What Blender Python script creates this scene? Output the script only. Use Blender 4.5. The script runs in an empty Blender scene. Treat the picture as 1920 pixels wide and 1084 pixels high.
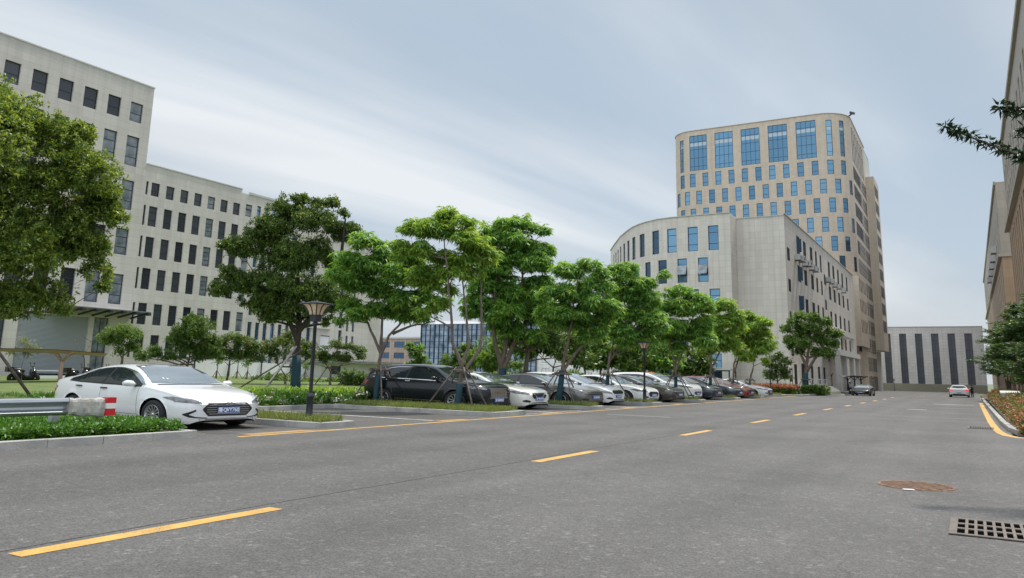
import bpy, bmesh, math, random
import numpy as np
from mathutils import Vector, Matrix
from mathutils.bvhtree import BVHTree
R=math.radians
S=bpy.context.scene
# ---------------------------------------------------------------- camera
cam_data=bpy.data.cameras.new("camera"); cam=bpy.data.objects.new("camera",cam_data)
S.collection.objects.link(cam); S.camera=cam
CR=[[0.866591,0.498528,0.022145],[-0.073832,0.171979,-0.98233],[-0.493527,0.849643,0.185843]]
rt=Vector(CR[0]); up=-Vector(CR[1]); fw=Vector(CR[2])
cam.matrix_world=Matrix(((rt.x,up.x,-fw.x,0),(rt.y,up.y,-fw.y,0),(rt.z,up.z,-fw.z,1.45),(0,0,0,1)))
cam_data.sensor_width=36; cam_data.lens=1471.6/1920*36
cam_data.shift_y=-(542-420.9)/1920
cam_data.clip_start=.1; cam_data.clip_end=5000
# ---------------------------------------------------------------- sun and sky
SUN_EL=R(60); SX,SY=0.16,0.987
sund=Vector((SX*math.cos(SUN_EL),SY*math.cos(SUN_EL),math.sin(SUN_EL))).normalized()
sl=bpy.data.lights.new("sun",'SUN'); sl.energy=4.0; sl.angle=R(3.5); sl.color=(1,.95,.87)
so=bpy.data.objects.new("sun",sl); S.collection.objects.link(so)
so.rotation_euler=(-sund).to_track_quat('-Z','Y').to_euler(); so.location=(0,0,80)
W=bpy.data.worlds.new("World"); S.world=W; W.use_nodes=True
nt=W.node_tree; nt.nodes.clear(); N=nt.nodes.new; Lk=nt.links.new
out=N('ShaderNodeOutputWorld'); bg=N('ShaderNodeBackground'); bg.inputs[1].default_value=0.1
sky=N('ShaderNodeTexSky'); sky.sky_type='NISHITA'; sky.sun_disc=False
sky.sun_elevation=SUN_EL; sky.sun_rotation=math.atan2(SX,SY); sky.air_density=1.1; sky.dust_density=2.0; sky.ozone_density=1.5
tc=N('ShaderNodeTexCoord'); sep=N('ShaderNodeSeparateXYZ'); Lk(tc.outputs['Generated'],sep.inputs[0])
def wm(op,a,b=None,clamp=False):
    n=N('ShaderNodeMath'); n.operation=op; n.use_clamp=clamp
    for i,v in enumerate((a,b)):
        if v is None: continue
        if isinstance(v,(int,float)): n.inputs[i].default_value=v
        else: Lk(v,n.inputs[i])
    return n.outputs[0]
zc=wm('ADD',wm('MAXIMUM',sep.outputs[2],0.0),0.16)
px_=wm('DIVIDE',sep.outputs[0],zc); py_=wm('DIVIDE',sep.outputs[1],zc)
cmb=N('ShaderNodeCombineXYZ'); Lk(px_,cmb.inputs[0]); Lk(py_,cmb.inputs[1])
mp=N('ShaderNodeMapping'); mp.inputs['Scale'].default_value=(.30,1.25,1); mp.inputs['Location'].default_value=(.25,1.1,0)
mr0=N('ShaderNodeMapping'); mr0.inputs['Rotation'].default_value=(0,0,R(-72)); Lk(cmb.outputs[0],mr0.inputs[0]); Lk(mr0.outputs[0],mp.inputs[0])
n1=N('ShaderNodeTexNoise'); n1.inputs['Scale'].default_value=.75; n1.inputs['Detail'].default_value=7; n1.inputs['Roughness'].default_value=.48; n1.inputs['Distortion'].default_value=.35
Lk(mp.outputs[0],n1.inputs['Vector'])
r1=N('ShaderNodeValToRGB'); r1.color_ramp.elements[0].position=.40; r1.color_ramp.elements[1].position=.56
Lk(n1.outputs['Fac'],r1.inputs[0])
n2=N('ShaderNodeTexNoise'); n2.inputs['Scale'].default_value=.55; n2.inputs['Detail'].default_value=5; n2.inputs['Roughness'].default_value=.5; n2.inputs['Distortion'].default_value=.3
mp2=N('ShaderNodeMapping'); mp2.inputs['Scale'].default_value=(.42,1.3,1); mp2.inputs['Location'].default_value=(3.3,.4,0)
Lk(mr0.outputs[0],mp2.inputs[0]); Lk(mp2.outputs[0],n2.inputs['Vector'])
r2=N('ShaderNodeValToRGB'); r2.color_ramp.elements[0].position=.40; r2.color_ramp.elements[1].position=.60
r2.color_ramp.elements[0].color=(5.2,5.8,6.4,1); r2.color_ramp.elements[1].color=(9.2,9.5,9.7,1)
Lk(n2.outputs['Fac'],r2.inputs[0])
# the veil of cloud: blue gaps, grey and white streaks
mix=N('ShaderNodeMix'); mix.data_type='RGBA'; mix.inputs['A'].default_value=(4.3,5.5,6.8,1)
fac=wm('MULTIPLY_ADD',r1.outputs[0],.82); fac.node.inputs[2].default_value=.18
Lk(fac,mix.inputs['Factor']); Lk(r2.outputs[0],mix.inputs['B'])
# haze along the horizon
hz=wm('POWER',wm('SUBTRACT',1.0,wm('MAXIMUM',sep.outputs[2],0.0)),7.0)
mixh=N('ShaderNodeMix'); mixh.data_type='RGBA'; Lk(wm('MULTIPLY',hz,.85),mixh.inputs['Factor'])
Lk(mix.outputs['Result'],mixh.inputs['A']); mixh.inputs['B'].default_value=(6.7,7.3,7.9,1)
# extra brightness added to the unseen sky overhead and behind, lifting the walls
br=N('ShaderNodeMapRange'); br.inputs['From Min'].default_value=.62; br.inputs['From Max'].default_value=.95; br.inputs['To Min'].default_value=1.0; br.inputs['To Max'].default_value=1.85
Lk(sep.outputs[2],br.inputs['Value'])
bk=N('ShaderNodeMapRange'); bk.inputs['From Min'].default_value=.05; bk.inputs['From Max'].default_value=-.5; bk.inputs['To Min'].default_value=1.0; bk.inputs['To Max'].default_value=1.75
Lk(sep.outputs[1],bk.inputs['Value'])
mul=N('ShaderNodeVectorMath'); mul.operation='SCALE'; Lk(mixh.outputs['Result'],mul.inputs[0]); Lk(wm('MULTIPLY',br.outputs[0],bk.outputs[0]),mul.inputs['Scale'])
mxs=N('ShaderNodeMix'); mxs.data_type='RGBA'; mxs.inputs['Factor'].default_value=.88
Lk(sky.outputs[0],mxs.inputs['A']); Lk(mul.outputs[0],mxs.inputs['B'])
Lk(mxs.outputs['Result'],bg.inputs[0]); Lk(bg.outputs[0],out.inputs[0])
S.view_settings.view_transform='Standard'; S.view_settings.look='None'; S.view_settings.exposure=0.0; S.view_settings.gamma=1
S.cycles.max_bounces=6; S.cycles.transparent_max_bounces=6; S.cycles.use_denoising=True
try: S.cycles.denoiser='OPENIMAGEDENOISE'
except Exception: pass
# ---------------------------------------------------------------- materials
MATS={}
def mat(name,col,rough=.6,metal=0,spec=.5,var=0,vscale=4,bump=0,bscale=30,col2=None,coat=0,det=4,island=False,objr=False,emis=None,trans=None,anis=None):
    if name in MATS: return MATS[name]
    m=bpy.data.materials.new(name); m.use_nodes=True; t=m.node_tree; b=t.nodes['Principled BSDF']
    b.inputs['Roughness'].default_value=rough; b.inputs['Metallic'].default_value=metal; b.inputs['Specular IOR Level'].default_value=spec
    b.inputs['Base Color'].default_value=(*col,1); b.inputs['Coat Weight'].default_value=coat; b.inputs['Coat Roughness'].default_value=.04
    if col2 is None and var: col2=tuple(min(1,c*(1+var)) for c in col); col=tuple(c*(1-var) for c in col)
    if col2 is not None:
        mx=t.nodes.new('ShaderNodeMix'); mx.data_type='RGBA'; mx.inputs['A'].default_value=(*col,1); mx.inputs['B'].default_value=(*col2,1)
        if objr:
            g=t.nodes.new('ShaderNodeObjectInfo'); t.links.new(g.outputs['Random'],mx.inputs['Factor'])
        elif island:
            g=t.nodes.new('ShaderNodeNewGeometry'); t.links.new(g.outputs['Random Per Island'],mx.inputs['Factor'])
        else:
            c=t.nodes.new('ShaderNodeTexCoord'); n=t.nodes.new('ShaderNodeTexNoise'); n.inputs['Scale'].default_value=vscale; n.inputs['Detail'].default_value=det
            r=t.nodes.new('ShaderNodeValToRGB'); r.color_ramp.elements[0].position=.3; r.color_ramp.elements[1].position=.7
            mpn=t.nodes.new('ShaderNodeMapping'); 
            if anis: mpn.inputs['Scale'].default_value=anis
            t.links.new(c.outputs['Object'],mpn.inputs[0]); t.links.new(mpn.outputs[0],n.inputs['Vector']); t.links.new(n.outputs['Fac'],r.inputs[0]); t.links.new(r.outputs[0],mx.inputs['Factor'])
        t.links.new(mx.outputs['Result'],b.inputs['Base Color'])
        cs=mx.outputs['Result']
    else: cs=None
    if bump:
        c=t.nodes.new('ShaderNodeTexCoord'); n=t.nodes.new('ShaderNodeTexNoise'); n.inputs['Scale'].default_value=bscale; n.inputs['Detail'].default_value=3
        bp=t.nodes.new('ShaderNodeBump'); bp.inputs['Strength'].default_value=bump; bp.inputs['Distance'].default_value=.02
        t.links.new(c.outputs['Object'],n.inputs['Vector']); t.links.new(n.outputs['Fac'],bp.inputs['Height']); t.links.new(bp.outputs[0],b.inputs['Normal'])
    if trans:
        tr=t.nodes.new('ShaderNodeBsdfTranslucent'); ms=t.nodes.new('ShaderNodeMixShader'); ms.inputs[0].default_value=trans
        if cs:
            g2=t.nodes.new('ShaderNodeMix'); g2.data_type='RGBA'; g2.blend_type='MULTIPLY'; g2.inputs['Factor'].default_value=1; g2.inputs['B'].default_value=(1.5,1.35,.45,1)
            t.links.new(cs,g2.inputs['A']); t.links.new(g2.outputs['Result'],tr.inputs[0])
        else: tr.inputs[0].default_value=(*col,1)
        o=t.nodes['Material Output']; t.links.new(b.outputs[0],ms.inputs[1]); t.links.new(tr.outputs[0],ms.inputs[2]); t.links.new(ms.outputs[0],o.inputs[0])
    MATS[name]=m; return m
def panel_mat(name,col,pw,ph,mortar=.02,dark=.72,var=.05,stain=.07,rough=.55):
    m=bpy.data.materials.new(name); m.use_nodes=True; t=m.node_tree; b=t.nodes['Principled BSDF']; b.inputs['Roughness'].default_value=rough
    uv=t.nodes.new('ShaderNodeUVMap'); br=t.nodes.new('ShaderNodeTexBrick'); br.offset=0; br.squash=1
    br.inputs['Scale'].default_value=1; br.inputs['Mortar Size'].default_value=mortar; br.inputs['Mortar Smooth'].default_value=.3; br.inputs['Brick Width'].default_value=pw; br.inputs['Row Height'].default_value=ph; br.inputs['Bias'].default_value=0
    br.inputs['Color1'].default_value=(*[c*(1-var) for c in col],1); br.inputs['Color2'].default_value=(*[min(1,c*(1+var)) for c in col],1); br.inputs['Mortar'].default_value=(*[c*dark for c in col],1)
    n=t.nodes.new('ShaderNodeTexNoise'); n.inputs['Scale'].default_value=.22; n.inputs['Detail'].default_value=6
    mpn=t.nodes.new('ShaderNodeMapping'); mpn.inputs['Scale'].default_value=(2.2,.5,1); t.links.new(uv.outputs[0],mpn.inputs[0]); t.links.new(mpn.outputs[0],n.inputs['Vector'])
    mr=t.nodes.new('ShaderNodeMapRange'); mr.inputs['From Min'].default_value=.3; mr.inputs['From Max'].default_value=.7; mr.inputs['To Min'].default_value=1-stain; mr.inputs['To Max'].default_value=1+stain*.4; nn2=t.nodes.new('ShaderNodeTexNoise'); nn2.inputs['Scale'].default_value=1; nn2.inputs['Detail'].default_value=4; mp3=t.nodes.new('ShaderNodeMapping'); mp3.inputs['Scale'].default_value=(1.6,.07,1); t.links.new(uv.outputs[0],mp3.inputs[0]); t.links.new(mp3.outputs[0],nn2.inputs['Vector'])
    mr2=t.nodes.new('ShaderNodeMapRange'); mr2.inputs['From Min'].default_value=.35; mr2.inputs['From Max'].default_value=.65; mr2.inputs['To Min'].default_value=.93; mr2.inputs['To Max'].default_value=1.04; t.links.new(nn2.outputs['Fac'],mr2.inputs['Value'])
    mlt=t.nodes.new('ShaderNodeMath'); mlt.operation='MULTIPLY'; t.links.new(mr.outputs[0],mlt.inputs[0]); t.links.new(mr2.outputs[0],mlt.inputs[1])
    t.links.new(n.outputs['Fac'],mr.inputs['Value'])
    sc=t.nodes.new('ShaderNodeVectorMath'); sc.operation='SCALE'; t.links.new(uv.outputs[0],br.inputs['Vector']); t.links.new(br.outputs[0],sc.inputs[0]); t.links.new(mlt.outputs[0],sc.inputs['Scale']); t.links.new(sc.outputs[0],b.inputs['Base Color'])
    MATS[name]=m; return m
M=dict(
 wall_grey=panel_mat('wall_grey',(.60,.565,.515),1.12,.65,.02,.84),
 wall_annex=panel_mat('wall_annex',(.66,.61,.55),.80,.83,.02,.78),
 wall_tower=panel_mat('wall_tower',(.55,.46,.36),1.05,.62,.02,.84),
 wall_white=panel_mat('wall_white',(.84,.825,.80),1.0,.8,.03,.75),
 wall_tan=panel_mat('wall_tan',(.37,.25,.155),1.6,1.5,.03,.8),
 wall_taupe=panel_mat('wall_taupe',(.36,.315,.26),1.6,1.5,.03,.8),
 wall_brick=panel_mat('wall_brick',(.40,.30,.25),2.0,3.3,.10,1.35),
 plain=mat('plain_wall',(.55,.54,.51),.7,var=.06,vscale=.5),
 frame_dark=mat('frame_dark',(.035,.04,.05),.4),
 frame_blue=mat('frame_blue',(.02,.05,.10),.35),
 glass_dark=mat('glass_dark',(.02,.025,.035),.06,spec=.5,col2=(.075,.085,.10),objr=True),
 glass_clear=mat('glass_clear',(.10,.13,.15),.05,spec=.8,col2=(.30,.33,.36),vscale=1.4,det=1),
 glass_strip=mat('glass_strip',(.09,.10,.125),.25,spec=.5,col2=(.13,.145,.17),vscale=.25,det=2), plinth=mat('plinth_stone',(.36,.34,.26),.8,var=.1,vscale=.3),
 reflection_paint=mat('reflection_paint',(.42,.50,.56),.3),  # interior light and reflection put into a pale colour
 glass_matte=mat('glass_shaded',(.018,.02,.026),.5,spec=.12,col2=(.05,.055,.065),objr=True),
 glass_blue=mat('glass_blue',(.10,.20,.29),.05,metal=.85,col2=(.17,.31,.42),objr=True),
 glass_bluedeep=mat('glass_bluedeep',(.03,.06,.10),.06,metal=.7,col2=(.06,.12,.19),objr=True),
 curtain_wall=mat('curtain_glass',(.06,.085,.115),.08,metal=.75,col2=(.28,.345,.41),vscale=.35,det=1),
 roof=mat('roofing',(.3,.3,.29),.8,var=.1),
 metal_shutter=mat('metal_shutter',(.34,.36,.385),.5),
 concrete=mat('concrete',(.42,.42,.40),.85,var=.16,vscale=2.2,bump=.3,bscale=25),
 kerb=mat('kerb_stone',(.25,.255,.25),.85,col2=(.44,.42,.385),vscale=1.6,bump=.35,bscale=30),
 black_metal=mat('black_metal',(.018,.022,.028),.38,spec=.5,bump=.05,bscale=40),
 lamp_glass=mat('lamp_glass',(.62,.48,.30),.35,var=.1),
 rust=mat('rusty_iron',(.12,.06,.04),.85,col2=(.25,.15,.09),vscale=10,bump=.5),
 iron=mat('cast_iron',(.085,.07,.06),.75,col2=(.16,.13,.105),vscale=9,bump=.3),
 gap_shade=mat('gap_shade_black',(.003,.003,.003),1.0,spec=0),  # shade put into the colour: black for drain holes and rib gaps
 galv=mat('galvanised_steel',(.44,.46,.49),.36,metal=.85,var=.2,vscale=5,anis=(1,.15,3)),
 cloth=mat('grey_cloth',(.30,.28,.255),.9,col2=(.52,.50,.47),vscale=5,bump=.8,bscale=7),
 red_refl=mat('red_reflective',(.55,.012,.02),.4),
 white_refl=mat('white_reflective',(.78,.78,.76),.4),
 bark=mat('bark',(.085,.062,.045),.9,col2=(.20,.155,.12),vscale=5,bump=.9,bscale=18,anis=(3,3,.6)),
 bark_dark=mat('bark_dark',(.03,.022,.018),.9,col2=(.075,.058,.048),vscale=5,bump=.9,bscale=18,anis=(3,3,.6)),
 bark_light=mat('bark_light',(.10,.075,.06),.9,col2=(.21,.165,.135),vscale=5,bump=.7,bscale=18,anis=(3,3,.6)),
 wrap=mat('teal_wrap',(.006,.035,.052),.75,col2=(.012,.058,.078),vscale=14,bump=.5,bscale=16,anis=(.4,.4,4)),
 pole=mat('support_pole_wood',(.075,.058,.048),.8,col2=(.17,.14,.12),vscale=4),
 pole_light=mat('support_pole_pale',(.40,.38,.34),.6),
 membrane=mat('shade_membrane',(.74,.49,.46),.7),
 white_hoarding=mat('white_hoarding',(.82,.80,.82),.6,var=.05,vscale=1),
 ac=mat('ac_casing',(.50,.50,.48),.6,var=.1), acdark=mat('ac_grille',(.05,.05,.05),.7),
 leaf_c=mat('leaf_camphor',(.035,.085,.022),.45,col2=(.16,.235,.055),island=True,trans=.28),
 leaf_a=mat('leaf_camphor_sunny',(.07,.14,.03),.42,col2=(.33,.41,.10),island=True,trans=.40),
 leaf_p=mat('leaf_pinnate',(.085,.225,.05),.5,col2=(.26,.45,.12),island=True,trans=.5),
 leaf_y=mat('leaf_yellowgreen',(.13,.265,.045),.5,col2=(.36,.50,.11),island=True,trans=.5),
 leaf_g=mat('leaf_background',(.07,.155,.035),.55,col2=(.19,.29,.07),island=True,trans=.35),
 leaf_m=mat('leaf_maple',(.045,.12,.025),.5,col2=(.15,.22,.05),island=True,trans=.32),
 leaf_red=mat('leaf_red_tips',(.13,.08,.03),.5,col2=(.26,.15,.06),island=True,trans=.3),
 leaf_w=mat('leaf_willowy',(.12,.17,.08),.55,col2=(.24,.29,.15),island=True,trans=.3),
 leaf_cover=mat('leaf_ground_cover',(.035,.11,.015),.45,col2=(.12,.27,.035),island=True,trans=.3),
 leaf_dry=mat('grass_verge',(.12,.16,.04),.6,col2=(.26,.32,.10),island=True,trans=.3),
 leaf_conifer=mat('leaf_conifer',(.03,.075,.022),.55,col2=(.085,.15,.04),island=True,trans=.28),
 leaf_bough=mat('leaf_bough',(.012,.035,.012),.5,col2=(.03,.07,.02),island=True,trans=.1),
 leaf_photinia=mat('leaf_photinia',(.22,.06,.035),.45,col2=(.44,.20,.12),island=True,trans=.25),
 flower=mat('flower_white',(.75,.62,.55),.6,col2=(.8,.74,.66),island=True),
 lawn=mat('lawn_grass',(.075,.115,.028),.9,col2=(.135,.175,.045),vscale=.9,det=8,bump=.8,bscale=9),
 soil=mat('soil',(.09,.065,.045),.95,var=.3,vscale=5),
 land=mat('land',(.13,.15,.09),.95,var=.2,vscale=.05),
)
# asphalt with aggregate, wear and hairline cracks
def asphalt(name,base,pat=.16):
    m=bpy.data.materials.new(name); m.use_nodes=True; t=m.node_tree; b=t.nodes['Principled BSDF']; b.inputs['Roughness'].default_value=.82; b.inputs['Specular IOR Level'].default_value=.35
    c=t.nodes.new('ShaderNodeTexCoord')
    def noise(s,d,vec=None,r=.5):
        n=t.nodes.new('ShaderNodeTexNoise'); n.inputs['Scale'].default_value=s; n.inputs['Detail'].default_value=d; n.inputs['Roughness'].default_value=r
        t.links.new(vec or c.outputs['Object'],n.inputs['Vector']); return n
    def mr(src,a,b_,lo,hi):
        n=t.nodes.new('ShaderNodeMapRange'); n.inputs['From Min'].default_value=a; n.inputs['From Max'].default_value=b_; n.inputs['To Min'].default_value=lo; n.inputs['To Max'].default_value=hi; t.links.new(src,n.inputs['Value']); return n.outputs[0]
    v=t.nodes.new('ShaderNodeTexVoronoi'); v.inputs['Scale'].default_value=68; t.links.new(c.outputs['Object'],v.inputs['Vector'])
    sp=t.nodes.new('ShaderNodeSeparateColor'); t.links.new(v.outputs['Color'],sp.inputs[0])
    a1=mr(sp.outputs[0],0,1,.68,1.32)
    v2=t.nodes.new('ShaderNodeTexVoronoi'); v2.inputs['Scale'].default_value=21; t.links.new(c.outputs['Object'],v2.inputs['Vector'])
    sp2=t.nodes.new('ShaderNodeSeparateColor'); t.links.new(v2.outputs['Color'],sp2.inputs[0]); a1b=mr(sp2.outputs[1],.9,1,1.0,1.5)
    a2=mr(noise(.35,5).outputs['Fac'],.3,.7,1-pat,1+pat)
    mp=t.nodes.new('ShaderNodeMapping'); mp.inputs['Scale'].default_value=(1.1,.05,1); t.links.new(c.outputs['Object'],mp.inputs[0])
    a3=mr(noise(1.0,4,mp.outputs[0]).outputs['Fac'],.3,.7,1-pat*.6,1+pat*.6)
    a4=mr(noise(4,3).outputs['Fac'],.3,.7,.93,1.07)
    def mu(x,y):
        n=t.nodes.new('ShaderNodeMath'); n.operation='MULTIPLY'; t.links.new(x,n.inputs[0]); t.links.new(y,n.inputs[1]); return n.outputs[0]
    f=mu(mu(mu(a1,a2),mu(a3,a4)),a1b)
    # crack lines from a warped voronoi edge
    wn=noise(1.2,3); va=t.nodes.new('ShaderNodeVectorMath'); va.operation='MULTIPLY_ADD'; va.inputs[1].default_value=(1.2,1.2,1.2); t.links.new(wn.outputs['Color'],va.inputs[0]); t.links.new(c.outputs['Object'],va.inputs[2])
    ve=t.nodes.new('ShaderNodeTexVoronoi'); ve.feature='DISTANCE_TO_EDGE'; ve.inputs['Scale'].default_value=.13; t.links.new(va.outputs[0],ve.inputs['Vector'])
    cr=mr(ve.outputs['Distance'],.0,.003,.8,1.0)
    f=mu(f,cr)
    sx=t.nodes.new('ShaderNodeSeparateXYZ'); t.links.new(c.outputs['Object'],sx.inputs[0]); m1_=t.nodes.new('ShaderNodeMath'); m1_.operation='MULTIPLY'; m1_.inputs[1].default_value=2*math.pi/2.1; t.links.new(sx.outputs[0],m1_.inputs[0]); m2_=t.nodes.new('ShaderNodeMath'); m2_.operation='SINE'; t.links.new(m1_.outputs[0],m2_.inputs[0]); f=mu(f,mr(m2_.outputs[0],-1,1,.945,1.03))
    sc=t.nodes.new('ShaderNodeVectorMath'); sc.operation='SCALE'; sc.inputs[0].default_value=base; t.links.new(f,sc.inputs['Scale']); t.links.new(sc.outputs[0],b.inputs['Base Color'])
    bp=t.nodes.new('ShaderNodeBump'); bp.inputs['Strength'].default_value=.5; bp.inputs['Distance'].default_value=.006; t.links.new(v.outputs['Distance'],bp.inputs['Height']); t.links.new(bp.outputs[0],b.inputs['Normal'])
    return m
M['asphalt']=asphalt('asphalt',(.094,.090,.087)); M['asphalt_bay']=asphalt('asphalt_bay',(.088,.082,.076),.22)
# ---------------------------------------------------------------- helpers
COL=S.collection
def wloc(o):
    v=Vector((0,0,0))
    while o is not None: v+=o.location; o=o.parent
    return v
def thing(name,label,cat,loc=(0,0,0),rz=0,group=None):
    o=bpy.data.objects.new(name,None); COL.objects.link(o); o.location=loc; o.rotation_euler=(0,0,rz); o.empty_display_size=.3
    o['label']=label; o['category']=cat
    if group: o['group']=group
    return o
def tag(o,label,cat,group=None,kind=None):
    if label: o['label']=label
    if cat: o['category']=cat
    if group: o['group']=group
    if kind: o['kind']=kind
    return o
class MB:
    def __init__(s): s.v=[]; s.f=[]; s.m=[]; s.uv=[]; s.s=[]
    def face(s,pts,m=0,uv=None,smooth=False):
        i=len(s.v); s.v+= [tuple(p) for p in pts]; s.f.append(tuple(range(i,i+len(pts)))); s.m.append(m); s.s.append(smooth)
        s.uv.append(uv if uv else [(0,0)]*len(pts))
    def box(s,x0,x1,y0,y1,z0,z1,m=0):
        P=lambda x,y,z:(x,y,z)
        q=[([(x0,y0,z0),(x1,y0,z0),(x1,y0,z1),(x0,y0,z1)],'xz'),([(x1,y1,z0),(x0,y1,z0),(x0,y1,z1),(x1,y1,z1)],'xz'),
           ([(x1,y0,z0),(x1,y1,z0),(x1,y1,z1),(x1,y0,z1)],'yz'),([(x0,y1,z0),(x0,y0,z0),(x0,y0,z1),(x0,y1,z1)],'yz'),
           ([(x0,y0,z1),(x1,y0,z1),(x1,y1,z1),(x0,y1,z1)],'xy'),([(x0,y1,z0),(x1,y1,z0),(x1,y0,z0),(x0,y0,z0)],'xy')]
        ix={'x':0,'y':1,'z':2}
        for pts,a in q: s.face(pts,m,[(p[ix[a[0]]],p[ix[a[1]]]) for p in pts])
    def obox(s,c,half,rot,m=0):
        """box of half sizes half, turned by the 3x3 matrix rot, about c"""
        c=Vector(c); co=[]
        for dx,dy,dz in ((-1,-1,-1),(1,-1,-1),(1,1,-1),(-1,1,-1),(-1,-1,1),(1,-1,1),(1,1,1),(-1,1,1)):
            co.append(c+rot@Vector((dx*half[0],dy*half[1],dz*half[2])))
        for f in ((0,3,2,1),(4,5,6,7),(0,1,5,4),(1,2,6,5),(2,3,7,6),(3,0,4,7)): s.face([co[i] for i in f],m)
    def bar(s,a,b,w,h,m=0):
        a=Vector(a); b=Vector(b); d=(b-a); L=d.length; 
        if L<1e-6: return
        q=d.to_track_quat('X','Z').to_matrix(); s.obox((a+b)/2,(L/2,w/2,h/2),q,m)
    def tube(s,pts,rad,n=8,m=0,cap=True,smooth=True):
        pts=[Vector(p) for p in pts]; k=len(pts)
        if not hasattr(rad,'__len__'): rad=[rad]*k
        base=len(s.v); prev=None
        for i,p in enumerate(pts):
            d=(pts[min(i+1,k-1)]-pts[max(i-1,0)])
            if d.length<1e-9: d=Vector((0,0,1))
            d.normalize()
            if prev is None:
                u=d.cross(Vector((0,1,0.13)));
                if u.length<.1: u=d.cross(Vector((1,0,0)))
            else: u=prev-d*prev.dot(d)
            u.normalize(); prev=u; w=d.cross(u)
            for j in range(n):
                a=2*math.pi*j/n; s.v.append(tuple(p+(u*math.cos(a)+w*math.sin(a))*rad[i]))
        for i in range(k-1):
            for j in range(n):
                a=base+i*n+j; b=base+i*n+(j+1)%n; s.f.append((a,b,b+n,a+n)); s.m.append(m); s.s.append(smooth); s.uv.append([(0,0)]*4)
        if cap:
            s.f.append(tuple(base+j for j in range(n-1,-1,-1))); s.m.append(m); s.s.append(False); s.uv.append([(0,0)]*n)
            s.f.append(tuple(base+(k-1)*n+j for j in range(n))); s.m.append(m); s.s.append(False); s.uv.append([(0,0)]*n)
    def lathe(s,prof,c=(0,0,0),axis='z',n=24,m=0,smooth=True,a0=0):
        """prof: list of (radius, height)"""
        base=len(s.v); k=len(prof)
        for r,h in prof:
            for j in range(n):
                a=2*math.pi*j/n+a0; x=r*math.cos(a); y=r*math.sin(a)
                p=(x,y,h) if axis=='z' else (x,h,y)
                s.v.append((p[0]+c[0],p[1]+c[1],p[2]+c[2]))
        for i in range(k-1):
            for j in range(n):
                a=base+i*n+j; b=base+i*n+(j+1)%n
                f=(a,b,b+n,a+n) if axis=='z' else (a,a+n,b+n,b)
                s.f.append(f); s.m.append(m); s.s.append(smooth); s.uv.append([(0,0)]*4)
    def build(s,name,mats,parent=None,world=True,loc=None):
        if not isinstance(mats,(list,tuple)): mats=[mats]
        off=wloc(parent) if (parent is not None and world) else Vector((0,0,0))
        V=np.array(s.v,dtype=float).reshape(-1,3)-np.array(off)
        me=bpy.data.meshes.new(name); me.from_pydata(V.tolist(),[],s.f)
        for q in mats: me.materials.append(M[q] if isinstance(q,str) else q)
        me.polygons.foreach_set('material_index',s.m); me.polygons.foreach_set('use_smooth',s.s)
        uvl=me.uv_layers.new(name='UVMap'); fl=[c for u in s.uv for p in u for c in p]
        if len(fl)==2*len(me.loops): uvl.data.foreach_set('uv',fl)
        me.update()
        o=bpy.data.objects.new(name,me); COL.objects.link(o)
        if parent is not None: o.parent=parent
        if loc is not None: o.location=loc
        return o
def copy_tree(o,parent=None):
    c=o.copy(); COL.objects.link(c); c.parent=parent
    for ch in o.children: copy_tree(ch,c)
    return c
def npmesh(name,V,F,mats,mi=None,parent=None,loc=None,smooth=False):
    """V (n,3), F (m,k) numpy arrays -> object, fast"""
    me=bpy.data.meshes.new(name); n=len(V); m,k=F.shape
    me.vertices.add(n); me.vertices.foreach_set('co',V.astype(np.float32).ravel())
    me.loops.add(m*k); me.loops.foreach_set('vertex_index',F.astype(np.int32).ravel())
    me.polygons.add(m); me.polygons.foreach_set('loop_start',np.arange(0,m*k,k,dtype=np.int32))
    me.polygons.foreach_set('loop_total',np.full(m,k,dtype=np.int32))
    if mi is not None: me.polygons.foreach_set('material_index',mi.astype(np.int32))
    me.update(calc_edges=True); me.validate()
    for q in mats: me.materials.append(M[q])
    o=bpy.data.objects.new(name,me); COL.objects.link(o)
    if parent is not None: o.parent=parent
    if loc is not None: o.location=loc
    return o

def paint_mat(name,c1,c2,road,lo,hi):
    """road paint rubbed through to the stone"""
    m=bpy.data.materials.new(name); m.use_nodes=True; t=m.node_tree; b=t.nodes['Principled BSDF']; b.inputs['Roughness'].default_value=.75
    c=t.nodes.new('ShaderNodeTexCoord')
    def ns(s_,d,a,b_):
        n=t.nodes.new('ShaderNodeTexNoise'); n.inputs['Scale'].default_value=s_; n.inputs['Detail'].default_value=d; t.links.new(c.outputs['Object'],n.inputs['Vector'])
        r=t.nodes.new('ShaderNodeMapRange'); r.inputs['From Min'].default_value=a; r.inputs['From Max'].default_value=b_; t.links.new(n.outputs['Fac'],r.inputs['Value']); return r.outputs[0]
    m1=t.nodes.new('ShaderNodeMix'); m1.data_type='RGBA'; m1.inputs['A'].default_value=(*c1,1); m1.inputs['B'].default_value=(*c2,1); t.links.new(ns(3.5,5,.35,.65),m1.inputs['Factor'])
    m2=t.nodes.new('ShaderNodeMix'); m2.data_type='RGBA'; m2.inputs['B'].default_value=(*road,1); t.links.new(m1.outputs['Result'],m2.inputs['A'])
    a=t.nodes.new('ShaderNodeMath'); a.operation='MULTIPLY'; t.links.new(ns(60,2,.45,.62),a.inputs[0]); t.links.new(ns(2.2,6,lo,hi),a.inputs[1]); t.links.new(a.outputs[0],m2.inputs['Factor']); t.links.new(m2.outputs['Result'],b.inputs['Base Color']); return m
rd=(.11,.10,.092)
M['yellow']=paint_mat('yellow_paint',(.50,.285,.06),(.60,.36,.09),rd,.38,.75); M['yellow_worn']=paint_mat('yellow_paint_worn',(.42,.24,.08),(.52,.30,.09),rd,.15,.5)
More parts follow.
